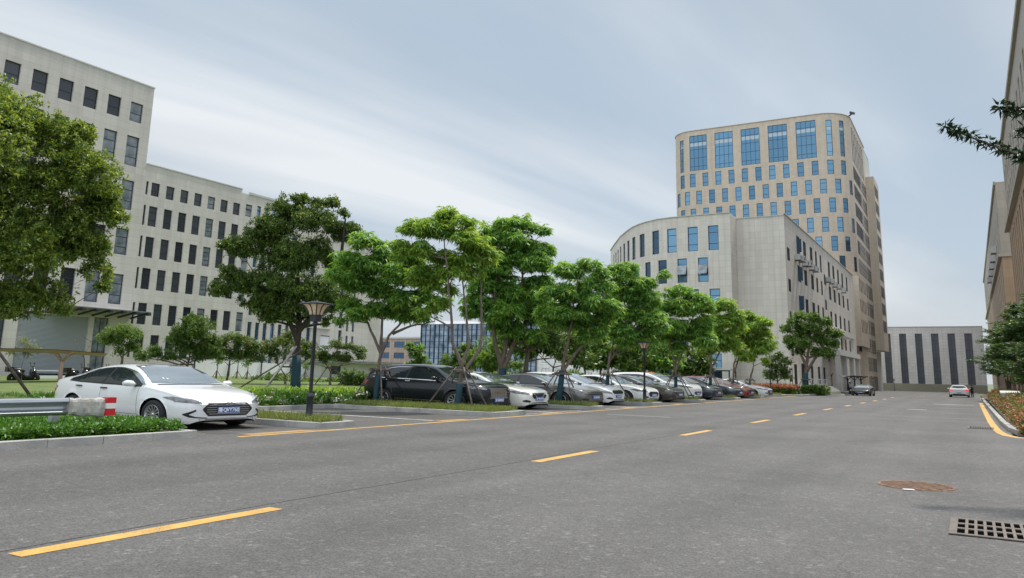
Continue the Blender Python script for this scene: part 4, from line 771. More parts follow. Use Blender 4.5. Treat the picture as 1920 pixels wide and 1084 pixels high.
for z0,z1 in [(17.5,18.7),(14.7,16.5),(12.0,13.8),(9.6,11.2),(6.87,8.74),(4.27,6.15),(1.6,3.5)]:
    for k in range(6): H.append((58.42+1.07*k,58.97+1.07*k,z0,z1)); ks.append(('glass_dark' if (k>3 and z0<7) else 'glass_blue','frame_blue',(.35,)))
for z0,z1 in [(6.3,8.3),(4.15,6.06),(1.6,3.6),(9.6,11.2),(12.0,13.8)]:
    for c in (67.1,72.42): H.append((c,c+.6,z0,z1)); ks.append(('glass_bluedeep','frame_dark',(.5,)))
for z0,z1 in [(3.8,5.45),(6.0,7.5),(9.6,11.2),(12.0,13.8)]:
    for c in (73.75,74.8): H.append((c,c+.42,z0,z1)); ks.append(('glass_bluedeep','frame_dark',(.5,)))
H.append((69.4,71.8,2.2,5.3))
H3=[h for h in H if h[0]>71.5]; K3=[k for h,k in zip(H,ks) if h[0]>71.5]; HK=[(h,k) for h,k in zip(H,ks) if h[0]<71.5 and h[0]!=69.4]; H=[(69.4,70.99,2.2,5.3)]+[h for h,k in HK]; ks=[('glass_dark','frame_dark',(.5,))]+[k for h,k in HK]
facade(p2,0,19.7,H,t,'wall_grey',.2); facade(p3,0,17.2,H3,t,'wall_grey',.2); rest_windows(t,p3,[(h,.2,k[0]) for h,k in zip(H3,K3)],'frame_blue')
rest=[]
for h,(g,fm,hb) in zip(H,ks):
    if h[0]<58 or h[2]<3 or (h[2]<6.5 and h[0]<63): 
        if h[2]<17 and (h[0]>=58 or h[2]<12): rest.append((h,.2,g)) if h[2]<3 or h[0]<58 else put_window(t,p2,h,.2,(),hb,fm=fm,gm=g,fw=.045)
        else: rest.append((h,.2,g))
    else: rest.append((h,.2,g))
rest_windows(t,p2,rest,'frame_blue')
b=MB(); b.box(-66.16,-66.12,69.4,70.99,2.2,5.3); b.build('loading_door','white_hoarding',t)
b=MB(); b.box(-65.998,-65.7,66.0,70.9,6.05,6.25); b.build('cornice','plain',t)
b=MB() # side and top closings
b.face([(-66,44.7,20.04),(-110,44.7,20.04),(-110,44.7,27.5),(-66,44.7,27.5)],0,[(0,20),(44,20),(44,27.5),(0,27.5)])
b.face([(-66,80.2,0),(-110,80.2,0),(-110,80.2,17.2),(-66,80.2,17.2)],0,[(0,0),(44,0),(44,17.2),(0,17.2)]); b.face([(-66,71,17.1),(-110,71,17.1),(-110,71,19.7),(-66,71,19.7)],0,[(0,17),(44,17),(44,19.7),(0,19.7)]); b.build('side_wall','wall_grey',t)
slab([(-66,-12),(-66,44.7),(-110,44.7),(-110,-12)],27.4,t); slab([(-66,44.7),(-66,56.2),(-110,56.2),(-110,44.7)],19.95,t); slab([(-66,56.2),(-66,71),(-110,71),(-110,56.2)],19.6,t); slab([(-66,71),(-66,80.2),(-110,80.2),(-110,71)],17.1,t)
b=MB(); b.box(-66.15,-65.93,57.2,57.9,19.7,19.95); b.box(-66.15,-65.93,57.9,71.05,19.7,19.92); b.box(-66.15,-65.93,71.06,80.25,17.2,17.35); b.box(-66.2,-65.94,-12,44.75,27.5,27.62); b.box(-66.2,-65.94,44.8,56.2,20.05,20.15); b.build('coping','plain',t)
# entrance canopy on steel brackets
c=MB(); c.box(-65.99,-63.3,37.3,45.0,6.0,6.08); cn=c.build('canopy','galv',t)
b=MB(); c=MB()
for k in range(7): y=37.5+1.22*k; b.bar((-65.95,y,5.55),(-63.4,y,5.95),.1,.16); b.box(-63.6,-63.2,y-.13,y+.13,5.75,5.98)
b.build('brackets','frame_dark',cn)
# ---- white hoarding and grey shed past the lawn
t=thing('hoarding','long white hoarding wall beyond the lawn','hoarding',(-62,50,.2)); b=MB(); 
for k in range(9): y0=48.6+1.62*k; b.box(-62.1-.02*(k%2),-62,y0,y0+1.6,0,1.98-.022*k)
b.build('panels','white_hoarding',t); b=MB()
for k in range(4): b.box(-61.98,-61.9,49+4*k,49.1+4*k,0,2.05)
b.build('posts','frame_dark',t)
t=thing('shed','low grey flat-roofed shed right of the white hoarding','shed',(-60,66,0)); b=MB(); b.box(-64,-60,63.5,76,0,2.1); b.build('wall','plain',t); b=MB(); b.box(-64.6,-59.2,63,76.6,2.1,2.35); b.build('roof','galv',t); b=MB(); b.box(-59.998,-59.96,65,66.5,.9,1.75); b.build('window','glass_dark',t)
# ---- brick-coloured slab and glass building in the distance
t=thing('brick_building','distant low pinkish brick building with window bands','building',(-160,205,0))
pb=Path([(-200,205),(-150.5,205)],0); H=[]
for z0 in (8.7,5.2,1.7): H+=[(1+6.1*k,5.2+6.1*k,z0,z0+1.9) for k in range(8)]
facade(pb,0,12.0,H,t,'wall_brick',.2)
for h in H: put_window(t,pb,h,.2,(.25,.5,.75),(.5,),gm='glass_bluedeep',fw=.08)
slab([(-200,205),(-150.5,205),(-150.5,225),(-200,225)],11.9,t); b=MB(); b.box(-200,-150.3,204.6,204.99,11.6,12.15); b.build('cornice','plain',t)
t=thing('glass_building','distant blue curtain-walled building behind the street trees','building',(-127,200,0))
b=MB()
x0,x1=-148,-107.2; nx=24; dx=(x1-x0)/nx
for i in range(nx):
    for j in range(9):
        b.face([(x0+i*dx,200,j*1.74),(x0+(i+1)*dx,200,j*1.74),(x0+(i+1)*dx,200,j*1.74+1.74),(x0+i*dx,200,j*1.74+1.74)])
b.build('curtain_wall','curtain_wall',t)
b=MB()
for i in range(nx+1): b.box(x0+i*dx-(.16 if i%3==0 else .05),x0+i*dx+(.16 if i%3==0 else .05),199.75,199.99,0,15.7)
for j in range(10): b.box(x0,x1,199.85,199.98,j*1.74-.07,j*1.74+.07)
b.build('mullions','frame_blue',t)
b=MB(); b.box(-107.2,-84,200.3,216,0,15.5); b.box(-148,-107.21,200.05,216,0,15.6); b.box(-145,-133,203,212,15.6,16.9); b.build('wall','wall_white',t)
pg=Path([(-107,200.2),(-84,200.2)],0); H=[(1.5+4.4*k,3.8+4.4*k,z,z+1.9) for k in range(5) for z in (11.5,8,4.5,1)]
facade(pg,0,15.5,H,t,'wall_white',.15,name='side_front')
for h in H: put_window(t,pg,h,.15,(.5,),(.5,),gm='glass_bluedeep',fw=.08)
# ---- annex: curved west end, flat front with a blank bay, long side along the road
t=thing('annex_building','pale stone-clad five-storey annex with curved end and blue windows','building',(-30,110,0))
pts=[(-53.9,140),(-53.4,126.7),(-50.5,121.4),(-46.6,114.5),(-43.9,110.4),(-41.8,107.5),(-40,105.6),(-38.2,104.2),(-36.4,103.2),(-34.4,102.75),(-31.5,102.6),(-26.25,102.6)]
pa=Path(pts); off=pa.u[-1]; pa.u=[u-off for u in pa.u]
H=[]; ks=[]
A=[(18.1,21.42),(9.7,12.95),(1.3,4.5)]; Bz=[(13.9,17.17),(5.5,8.7)]
for z0,z1 in A:
    for k in range(12):
        s_=-8.75-3.0*k+(.22 if k==2 else 0) if k else -2.95
        s_=[-2.95,-5.75,-8.75][k] if k<3 else -8.75-2.95*(k-2)+(.25 if k==3 else 0)
        H.append((s_,s_+1.38,z0,z1)); ks.append('glass_blue' if k<3 else 'glass_bluedeep')
for z0,z1 in Bz:
    for k in range(10):
        s_=[-4.42,-7.3][k] if k<2 else -7.3-2.95*(k-1)
        H.append((s_,s_+1.36,z0,z1)); ks.append('glass_blue' if k<2 else 'glass_bluedeep')
H=[h for h in H if h[0]>pa.u[0]+.5]
facade(pa,0,22.95,H,t,'wall_annex',.2)
for h,g in zip(H,ks):
    o=put_window(t,pa,h,.2,(),(.27,.72),fm='frame_blue',gm=g,fw=.09)
for h in [h for h in H if abs(h[2]-13.9)<.01 and h[0]>-8]:
    p,d=pa.at((h[0]+h[1])/2); b=MB(); q=Vector((p.x,p.y,0))
    b.face([(q.x-.62,q.y+.05,16.25),(q.x+.62,q.y+.05,16.25),(q.x+.62,q.y-.55,14.95),(q.x-.62,q.y-.55,14.95)]); b.face([(q.x-.62,q.y-.51,14.95),(q.x+.62,q.y-.51,14.95),(q.x+.62,q.y+.09,16.25),(q.x-.62,q.y+.09,16.25)]); b.build('open_sash','glass_clear',t)
pb=Path([(-26.25,102.6),(-26.25,105.9)]); facade(pb,0,22.95,[],t,'wall_annex',name='wall')
pb=Path([(-26.25,105.9),(-20,105.9)]); facade(pb,0,22.7,[],t,'wall_annex',name='wall')
ps=Path([(-20,105.9),(-20,176)],105.9); H=[]
for z0,z1 in ((16.95,18.7),(12.8,14.5),(8.6,10.2),(4.4,6.0)): H+=[(107.1,108.9,z0,z1),(137.5,139.2,z0,z1)]
for z0,z1 in ((18.6,21.45),(14.9,17.2),(10.6,12.95),(6.9,9.0)):
    for a,c in ((114.1,116.6),(119.2,121.6),(124.9,127.2),(129.6,131.2),(134.1,135.6),(142.4,144.6),(147.5,149.8),(153.2,155.4),(158.8,160.9),(165,167)): H.append((a,c,z0,z1))
for a,c in ((108.5,110.5),(121,123),(127,129),(132,134)): H.append((a,c,.8,3.4))
H.append((113.6,117.5,0,3.6))
facade(ps,-1,22.95,H,t,'wall_annex',.10)
for h in H: put_window(t,ps,h,.10,(.5,),(.3,),gm='glass_matte',fw=.07)
slab([(x,y) for x,y in pts]+[(-26.25,105.9),(-20,105.9),(-20,176),(-55,176)],22.4,t)
b=MB(); b.box(-35,-30.2,104,107,22.7,23.25); b.box(-44,-20.3,175,176,0,22.5); b.build('parapet_block','plain',t)
b=MB()
for (x0,y0),(x1,y1) in list(zip(pts[:-1],pts[1:])): b.bar((x0,y0,23.0),(x1,y1,23.0),.3,.1)
b.bar((-26.25,105.9,22.76),(-20,105.9,22.76),.26,.1); b.bar((-20,105.9,23.0),(-20,176,23.0),.3,.1); b.build('coping','plain',t)
# blue open casements
b=MB()
for z in (18.9,14.9,10.9): b.box(-19.9,-19.3,113.9,113.96,z,z+1.9)
b.build('open_casement','glass_bluedeep',t)
# air conditioners on the annex side
for i,(y,z) in enumerate([(112.9,17.6),(115.8,17.75),(118.6,17.5),(121.2,17.8),(124.0,17.6),(127.0,17.7),(139.6,17.5),(143.2,17.6),(147.0,17.45),(151.8,17.6),(157.8,17.5)]):
    a=thing('air_conditioner',['leftmost air conditioner on the annex side wall, beside the open blue casement','second air conditioner from the left on the annex side wall','third air conditioner from the left on the annex side wall','fourth air conditioner from the left on the annex side wall','fifth air conditioner from the left, before the blank gap on the annex side','sixth air conditioner, last of the left cluster on the annex side wall','first air conditioner of the right-hand cluster on the annex side wall','second air conditioner of the right-hand cluster on the annex side wall','third air conditioner of the right-hand cluster on the annex side wall','fourth air conditioner of the right-hand cluster on the annex side wall','last air conditioner on the annex side wall, nearest the tower'][i],'air conditioner',(-19.6,y,z),group='air conditioners on the annex side wall')
    b=MB(); b.box(-.38,.38,-.55,.55,.06,.85); b.build('casing','ac',a,world=False); b=MB(); b.lathe([(.0,.392),(.3,.392),(.3,.38)],axis='y',n=14); q=b.build('fan_grille','acdark',a,world=False); q.rotation_euler=(0,0,-math.pi/2); q.location=(0,-.2,.45)
    b=MB(); b.box(-.4,.42,-.5,-.44,-.02,.055); b.box(-.4,.42,.44,.5,-.02,.055); b.build('bracket','frame_dark',a,world=False)
# entrance portal, steps and railing
t=thing('entrance_porch','stone entrance porch with tall columns on the annex side','porch',(-19,140,0))
b=MB(); b.box(-19.99,-17.4,132,158,5.3,6.1); b.box(-19.99,-18.2,140,158,8.9,9.5); b.build('porch_roof','plain',t)
for y in (132.4,140.2,149,157): b=MB(); b.box(-18.2,-17.5,y-.35,y+.35,-.3,5.3); b.build('column','plain',t)
for y in (139.8,157.3): b=MB(); b.box(-18.9,-18.3,y,y+.5,6.1,8.9); b.build('upper_post','plain',t)
t=thing('entrance_steps','grey steps with railing leading to the office entrance','steps',(-18.6,95,0)); b=MB()
for k in range(5): b.box(-20,-16+.35*(5-k)*.6,92,112,(.14*k-.04) if k else -.6,.14*(k+1)-.04-.002*k)
b.build('treads','concrete',t); b=MB()
for k in range(15): b.tube([(-16.3,92.3+1.3*k,.5),(-16.3,92.3+1.3*k,1.5)],.035,5)
b.tube([(-16.3,92.2,1.5),(-16.3,111,1.5)],.04,5); b.tube([(-16.3,92.2,.95),(-16.3,111,.95)],.025,5); b.build('railing','galv',t)
t=thing('glass_pavilion','low glass entrance pavilion with flat canopy beside the annex','pavilion',(-29,97,0)); b=MB(); b.box(-35,-27,95.5,99.5,2.55,2.72); b.box(-27.4,-25.0,95.8,99.5,2.35,2.5); b.build('canopy','plain',t)
b=MB()
for x in (-34.5,-32.5,-30.5,-28.8,-27.1,-25.2): b.box(x-.07,x+.07,96,96.14,0,2.5); b.box(x-.07,x+.07,99,99.14,0,2.5)
b.box(-27.2,-25.1,95.95,96.15,2.2,2.34); b.build('posts','frame_blue',t)
b=MB(); b.box(-34.4,-28.9,97,97.05,.3,2.4); b.build('glazing','glass_bluedeep',t)
# ---- tower
t=thing('office_tower','tall tan office tower with rounded corners and a crown of large blue windows','building',(-40,200,0))
pL=[(-60.9,215)]+arc(-55.4,187.5,5.5,180,270,8); pR=arc(-26.4,188.4,6.4,270,360,9)
pw=Path(pL+pR); i0=len(pL); off=pw.u[i0]; pw.u=[u-off for u in pw.u]; pq=Path([pR[-1],(-20,215)],pw.u[-1])
H=[];ks=[]
for k in range(5): H.append((-29.5+6.245*k,-25.18+6.245*k,50.7,59.55)); ks.append(((.25,.5,.75),(.12,.36,.60,.82),'glass_blue'))
for u in (1.95,5.05): H.append((u,u+1.3,50.9,59.3)); ks.append(((),(.12,.36,.60,.82),'glass_blue'))
H.append((-32.4,-31.1,50.7,58.9)); ks.append(((.5,),(.12,.36,.60,.82),'glass_blue'))
z=46.65; r_=0
while z>4:
    if r_%2==0: us=[-32.4]+[-29.54+3.125*k for k in range(10)]+[1.85,5.0]
    else: us=[-34.0,-31.0]+[-28.05+3.13*k for k in range(10)]+[3.35,7.3]
    for u in us:
        if (z<37 and u<-8) or (z<24 and u<2): continue
        H.append((u,u+1.38,z,z+3.3)); ks.append(((),(.28,.72),'glass_blue' if u<6 else 'glass_bluedeep'))
    z-=4.335; r_+=1
# side along the road: narrow paired windows
z=46.65
for r_ in range(12):
    for u in [10.7+1.75*k for k in range(9)]+[27.2,29.6,32.0,34.2]:
        if not (z<24 and u<17): H.append((u,u+(1.0 if u<27 else 1.6),z,z+3.1)); ks.append(((),(.6,),'glass_matte'))
    z-=4.3
for k in range(8): H.append((10.7+2.9*k,12.1+2.9*k,51,58.9)); ks.append(((),(.2,.5,.8),'glass_matte'))
UE=pw.u[-1]; S2=[(h,k) for h,k in zip(H,ks) if UE+.05<h[0] and h[1]<pq.u[-1]-.1]; F2=[(h,k) for h,k in zip(H,ks) if h[1]<UE-.02]; H=[h for h,k in F2]; ks=[k for h,k in F2]
facade(pw,-1,60.8,H,t,'wall_tower',.14); facade(pq,-1,60.8,[h for h,k in S2],t,'wall_tower',.03)
kept=0
rest=[]
for h,(vb,hb,g) in zip(H,ks):
    if h[0]<10 or (h[0]<23 and h[2]>24 and kept<24):
        kept+=h[0]>=10; o=put_window(t,pw,h,.14,vb,hb,fm='frame_blue',gm=g,fw=.11)
        if h[2]>50 and h[1]<7:
            w_=h[1]-h[0]-.3; b=MB(); n_=4 if w_>3 else 1
            for i in range(n_):
                b.face([(-w_/2+w_*i/n_,.044,6.15),(-w_/2+w_*(i+1)/n_,.044,6.15),(-w_/2+w_*(i+1)/n_,.044,7.0),(-w_/2+w_*i/n_,.044,7.0)])
            b.build('painted_reflection','reflection_paint',o,world=False)  # pale band painted for the interior reflection in the crown windows
    else: rest.append((h,.14,g))
rest_windows(t,pw,rest,'frame_blue')
rest=[]
for h,(vb,hb,g) in S2:
    if h[2]>24 and h[0]<22 and kept<30: kept+=1; put_window(t,pq,h,.03,vb,hb,fm='frame_dark',gm=g,fw=.11)
    else: rest.append((h,.03,g))
rest_windows(t,pq,rest,'frame_dark')
slab([tuple(p) for p in pw.p]+[(-20,215),(-20,226),(-60.9,226)],60.2,t)
b=MB(); q=[tuple(p) for p in pw.p]+[(-20,215)]
for (x0,y0),(x1,y1) in zip(q[:-1],q[1:]): b.bar((x0,y0,60.85),(x1,y1,60.85),.3,.14)
b.build('coping','wall_tower',t)
bx=Path([(-25.5,181.6),(-19.5,181.6),(-19.5,196)]); H=[]
for z in (20.4,16.0,11.6):
    H+=[(7.2+2.6*k,8.4+2.6*k,z,z+2.8) for k in range(5)]
b=MB(); facade(bx,8.7,23.6,H,t,'wall_tower',.12,mb=b)
b.face([(-25.5,181.6,23.6),(-19.5,181.6,23.6),(-19.5,196,23.6),(-25.5,196,23.6)],0); b.face([(-25.5,181.6,8.7),(-25.5,196,8.7),(-19.5,196,8.7),(-19.5,181.6,8.7)],0); b.face([(-19.5,196,8.7),(-20,196,8.7),(-20,196,23.6),(-19.5,196,23.6)],0)
b.build('projecting_bay','wall_tower',t)
for h in H: put_window(t,bx,h,.12,(),(.5,),gm='glass_matte',fw=.09)
b=MB(); fb=Path([(-20,215),(-18.1,215),(-18.1,227)]); H=[(2.6+2.3*k,3.9+2.3*k,z,z+2.9) for z in [48.2-4.34*j for j in range(9)] for k in range(4)]
facade(fb,8.9,53,H,t,'wall_tower',.04,mb=b); b.face([(-20,215,8.9),(-20,227,8.9),(-18.1,227,8.9),(-18.1,215,8.9)]); b.face([(-20,215,53),(-18.1,215,53),(-18.1,227,53),(-20,227,53)])
b.build('stair_core','wall_tower',t)
for h in H: put_window(t,fb,h,.04,(),(.5,),gm='glass_matte',fw=.09)
b=MB(); b.box(-40,-20.02,215.1,227,-1,60); b.box(-60.9,-45,215.1,226,-1,60); b.build('rear_wall','plain',t)
b=MB(); b.tube([(-20.4,187.6,60.9),(-19.4,187.2,61.5)],.18,6); b.obox((-19.3,187.1,61.6),(.55,.4,.2),Matrix.Rotation(.4,3,'Y')); b.build('floodlight','frame_dark',t)
# ---- end building across the road
t=thing('end_building','white-panelled building with dark vertical window strips closing the road','building',(-8,240,-1))
pe=Path([(-60,240),(3.3,240)],-60); H=[]
starts=[-16.45-3.9*k for k in range(3,0,-1)]+[-20.35+0,-16.45,-12.6,-8.72,-4.85,-.95]
starts=sorted(set([-32,-28.1,-24.2]+[-20.3,-16.45,-12.6,-8.72,-4.85,-.95]))
for s_ in starts: H.append((s_,s_+1.72,1.02,14.3))
facade(pe,1.0,16.05,H,t,'wall_white',.35)
for h in H: put_window(t,pe,h,.35,(.5,),(.10,.25,.34,.50,.67,.86),gm='glass_strip',fw=.12)
b=MB(); b.box(-60,3.3,239.9,241,-1.3,1.0); b.build('plinth','plinth',t)
b=MB(); b.box(-60,3.3,240.4,262,1.0,15.9); b.build('rear_wall','plain',t); b=MB(); b.box(-60,3.35,239.88,240.4,16.05,16.2); b.build('coping','plain',t)
M['kerb']; kerb_loop('kerb',[(-45,238.6),(3,238.6)],closed=False,seg=4)
# ---- right-hand buildings, seen at a steep angle
def right_block(label,y0,y1,zb,zt,face_y,cut):
    t=thing('right_building',label,'building',(6,(y0+y1)/2,0))
    p=Path([(6,y1),(6,y0)],0); L=y1-y0; H=[];K=[]
    u=1.6
    while u<L-2.2:
        for z in [zb+1.4+k*3.7 for k in range(int((zt-zb-2)/3.7))]: H.append((u,u+1.5,z,z+2.7)); K.append((.3,))
        H.append((u-.2,u+1.7,zb*.52,zb-1.6)); K.append((.2,.4,.6,.8)); H.append((u-.2,u+1.7,1.0,zb*.46)); K.append((.3,.6))
        u+=cut
    hu=[h for h in H if h[2]>zb]; hl=[h for h in H if h[2]<zb]
    facade(p,zb,zt,hu,t,'wall_taupe',.35); facade(p,-1,zb,hl,t,'wall_tan',.5)
    vis=list(zip(H,K))
    rest_windows(t,p,[(h,.35 if h[2]>zb else .5,'glass_dark') for h,k in vis[:-90]])
    for h,k in vis[-90:]: put_window(t,p,h,.35 if h[2]>zb else .5,(.5,),k,gm='glass_dark' if h[2]<zb else 'glass_clear',fw=.1)
    b=MB(); b.box(5.45,5.998,y0-.3,y1+.3,zb-.5,zb+.05); b.box(5.7,5.998,y0-.2,y1+.2,zt-.5,zt+.1); b.box(5.75,5.998,y0-.2,y1+.2,zb*.48,zb*.50); b.build('ledge','wall_taupe',t)
    b=MB(); b.face([(6,y0,zb),(26,y0,zb),(26,y0,zt),(6,y0,zt)],0,[(0,zb),(20,zb),(20,zt),(0,zt)]); b.face([(6,y0,-1),(26,y0,-1),(26,y0,zb),(6,y0,zb)],1,[(0,0),(20,0),(20,zb),(0,zb)])
    b.build('end_wall',['wall_taupe','wall_tan'],t); b=MB(); b.face([(26,y1,-1),(6,y1,-1),(6,y1,zt),(26,y1,zt)],0,[(0,0),(20,0),(20,zt),(0,zt)]); b.build('end_wall','wall_tan',t)
    b=MB(); b.box(6.0,26,y0-.25,y0-.001,zb-.5,zb+.05); b.build('end_ledge','wall_taupe',t)
    slab([(6,y0),(26,y0),(26,y1),(6,y1)],zt-.1,t)
    return t
right_block('nearest tall taupe and tan building cut off by the right picture edge',72,128,22.8,34.2,0,3.9)
t=right_block('long tan building running to the end of the road on the right',158,316,23.5,36.2,0,7.6)
for i,(y,z) in enumerate([(182,27.0),(192,26.6),(204,26.6),(214,26.2),(230,26.4)]):
    a=thing('air_conditioner',['nearest air conditioner on the tan building right of the road','second air conditioner on the tan building right of the road','middle air conditioner on the tan building right of the road','fourth air conditioner on the tan building right of the road','farthest air conditioner on the tan building right of the road'][i],'air conditioner',(5.6,y,z),group='air conditioners on the right-hand building')
    b=MB(); b.box(-.5,.4,-1,1,0,1.3); b.build('casing','ac',a,world=False); b=MB(); b.box(-.5,.4,-.9,-.8,-.12,-.001); b.box(-.5,.4,.8,.9,-.12,-.001); b.build('bracket','frame_dark',a,world=False)
# ================================================================ cars
KX=1.357     # everything in this place is this much broader than it is tall
def crv(pts):
    xs=[p[0] for p in pts]; ys=[p[1] for p in pts]
    def f(x):   # smooth monotone-ish cubic through the points
        n=len(xs)
        if x<=xs[0]: return ys[0]
        if x>=xs[-1]: return ys[-1]
        i=max(j for j in range(n-1) if xs[j]<=x); h=xs[i+1]-xs[i]; t=(x-xs[i])/h
        def sl(j):
            if j==0 or j==n-1: return (ys[min(j+1,n-1)]-ys[max(j-1,0)])/(xs[min(j+1,n-1)]-xs[max(j-1,0)])
            a=(ys[j]-ys[j-1])/(xs[j]-xs[j-1]); b_=(ys[j+1]-ys[j])/(xs[j+1]-xs[j])
            return 0 if a*b_<=0 else 2*a*b_/(a+b_)
        m0,m1=sl(i)*h,sl(i+1)*h
        return (2*t**3-3*t*t+1)*ys[i]+(t**3-2*t*t+t)*m0+(-2*t**3+3*t*t)*ys[i+1]+(t**3-t*t)*m1
    return f
SPEC=dict(
 sedan=dict(L=4.60,W=1.80,wb=2.70,fo=.87,r=.325,gc=.17,
  top=[(0,.93),(.05,1.00),(.35,1.075),(.75,1.17),(1.25,1.345),(1.75,1.435),(2.2,1.45),(2.6,1.415),(3.0,1.26),(3.42,1.0),(3.6,.955),(4.0,.885),(4.35,.785),(4.53,.68),(4.60,.58)],
  sh=[(0,.90),(.3,.985),(1.0,.985),(2.0,.955),(3.0,.93),(3.45,.905),(4.0,.82),(4.4,.70),(4.6,.56)],
  ws=(3.40,2.52),rw=(.62,1.42),sw=[(.82,1.02,1.055),(1.15,.995,1.19),(1.6,.985,1.325),(2.1,.97,1.36),(2.55,.965,1.30),(2.9,.955,1.15),(3.22,.95,.985)],bp=(1.97,2.05),qp=(1.12,1.14)),
 suv=dict(L=4.72,W=1.88,wb=2.80,fo=.92,r=.365,gc=.21,
  top=[(0,1.05),(.04,1.14),(.2,1.36),(.5,1.58),(1.0,1.67),(1.7,1.70),(2.3,1.685),(2.7,1.60),(3.05,1.42),(3.45,1.18),(3.65,1.12),(4.1,1.05),(4.5,.98),(4.66,.86),(4.72,.70)],
  sh=[(0,1.08),(.4,1.16),(1.0,1.16),(2.0,1.13),(3.0,1.10),(3.5,1.06),(4.1,.98),(4.5,.88),(4.72,.68)],
  ws=(3.42,2.62),rw=(.10,.48),sw=[(.52,1.22,1.26),(.9,1.19,1.46),(1.4,1.175,1.56),(2.0,1.16,1.565),(2.5,1.145,1.47),(2.95,1.13,1.29),(3.2,1.12,1.16)],bp=(1.86,1.94),qp=(.98,1.0)),
 hatch=dict(L=4.20,W=1.75,wb=2.58,fo=.80,r=.31,gc=.17,
  top=[(0,.95),(.04,1.05),(.18,1.25),(.45,1.46),(1.0,1.53),(1.6,1.535),(2.1,1.49),(2.5,1.36),(2.95,1.16),(3.3,1.00),(3.5,.96),(3.85,.87),(4.08,.75),(4.17,.65),(4.20,.55)],
  sh=[(0,.95),(.4,1.02),(1.4,.99),(2.4,.95),(3.2,.92),(3.7,.84),(4.05,.70),(4.2,.54)],
  ws=(3.26,2.20),rw=(.08,.40),sw=[(.55,1.05,1.10),(.9,1.02,1.33),(1.5,1.0,1.42),(2.0,.99,1.38),(2.4,.98,1.24),(2.8,.965,1.08),(3.05,.955,.985)],bp=(1.6,1.68),qp=(.92,.94)),
)
def _paint(name,col,metal=0,rough=.28): return mat(name,col,rough,metal,.5,coat=1.0)
M.update(car_white=_paint('car_white',(.76,.765,.765)),car_pearl=_paint('car_pearl',(.76,.755,.70)),car_black=mat('car_black',(.006,.008,.013),.25,.0,.35,coat=.35),car_grey=_paint('car_grey',(.14,.135,.13),.6,.35),
 car_brown=_paint('car_brown',(.075,.065,.055),.5,.35),car_red=_paint('car_red',(.28,.03,.02),.1),car_orange=_paint('car_orange',(.55,.15,.05)),car_navy=_paint('car_navy',(.02,.028,.05),.3),
 tyre=mat('tyre',(.018,.018,.019),.85),rim=mat('alloy',(.52,.53,.55),.3,metal=.9),rim_dark=mat('wheel_dark',(.02,.02,.022),.6),
 car_glass=mat('car_glass',(.016,.022,.026),.04,spec=.5),windscreen=mat('windscreen_glass',(.34,.39,.40),.05,metal=.75,spec=1.0,coat=1.0,var=.10,vscale=.8),trim=mat('black_trim',(.012,.012,.013),.45),
 chrome=mat('chrome',(.7,.7,.72),.12,metal=1),lamp_clear=mat('headlamp_lens',(.022,.022,.026),.08,spec=.9,coat=1,col2=(.20,.20,.21),vscale=9,det=1),tail=mat('tail_lamp',(.42,.012,.02),.15,coat=1),tail_lit=mat('tail_lamp_lit',(.8,.05,.06),.2),
 plate=mat('plate_blue',(.012,.085,.36),.4),plate_text=mat('plate_text',(.85,.87,.88),.5),plate_green=mat('plate_green',(.12,.42,.34),.4),amber=mat('amber',(.5,.2,.03),.3),under=mat('underbody',(.008,.008,.008),.9),sticker=mat('sticker',(.72,.72,.72),.6))
CARS={}
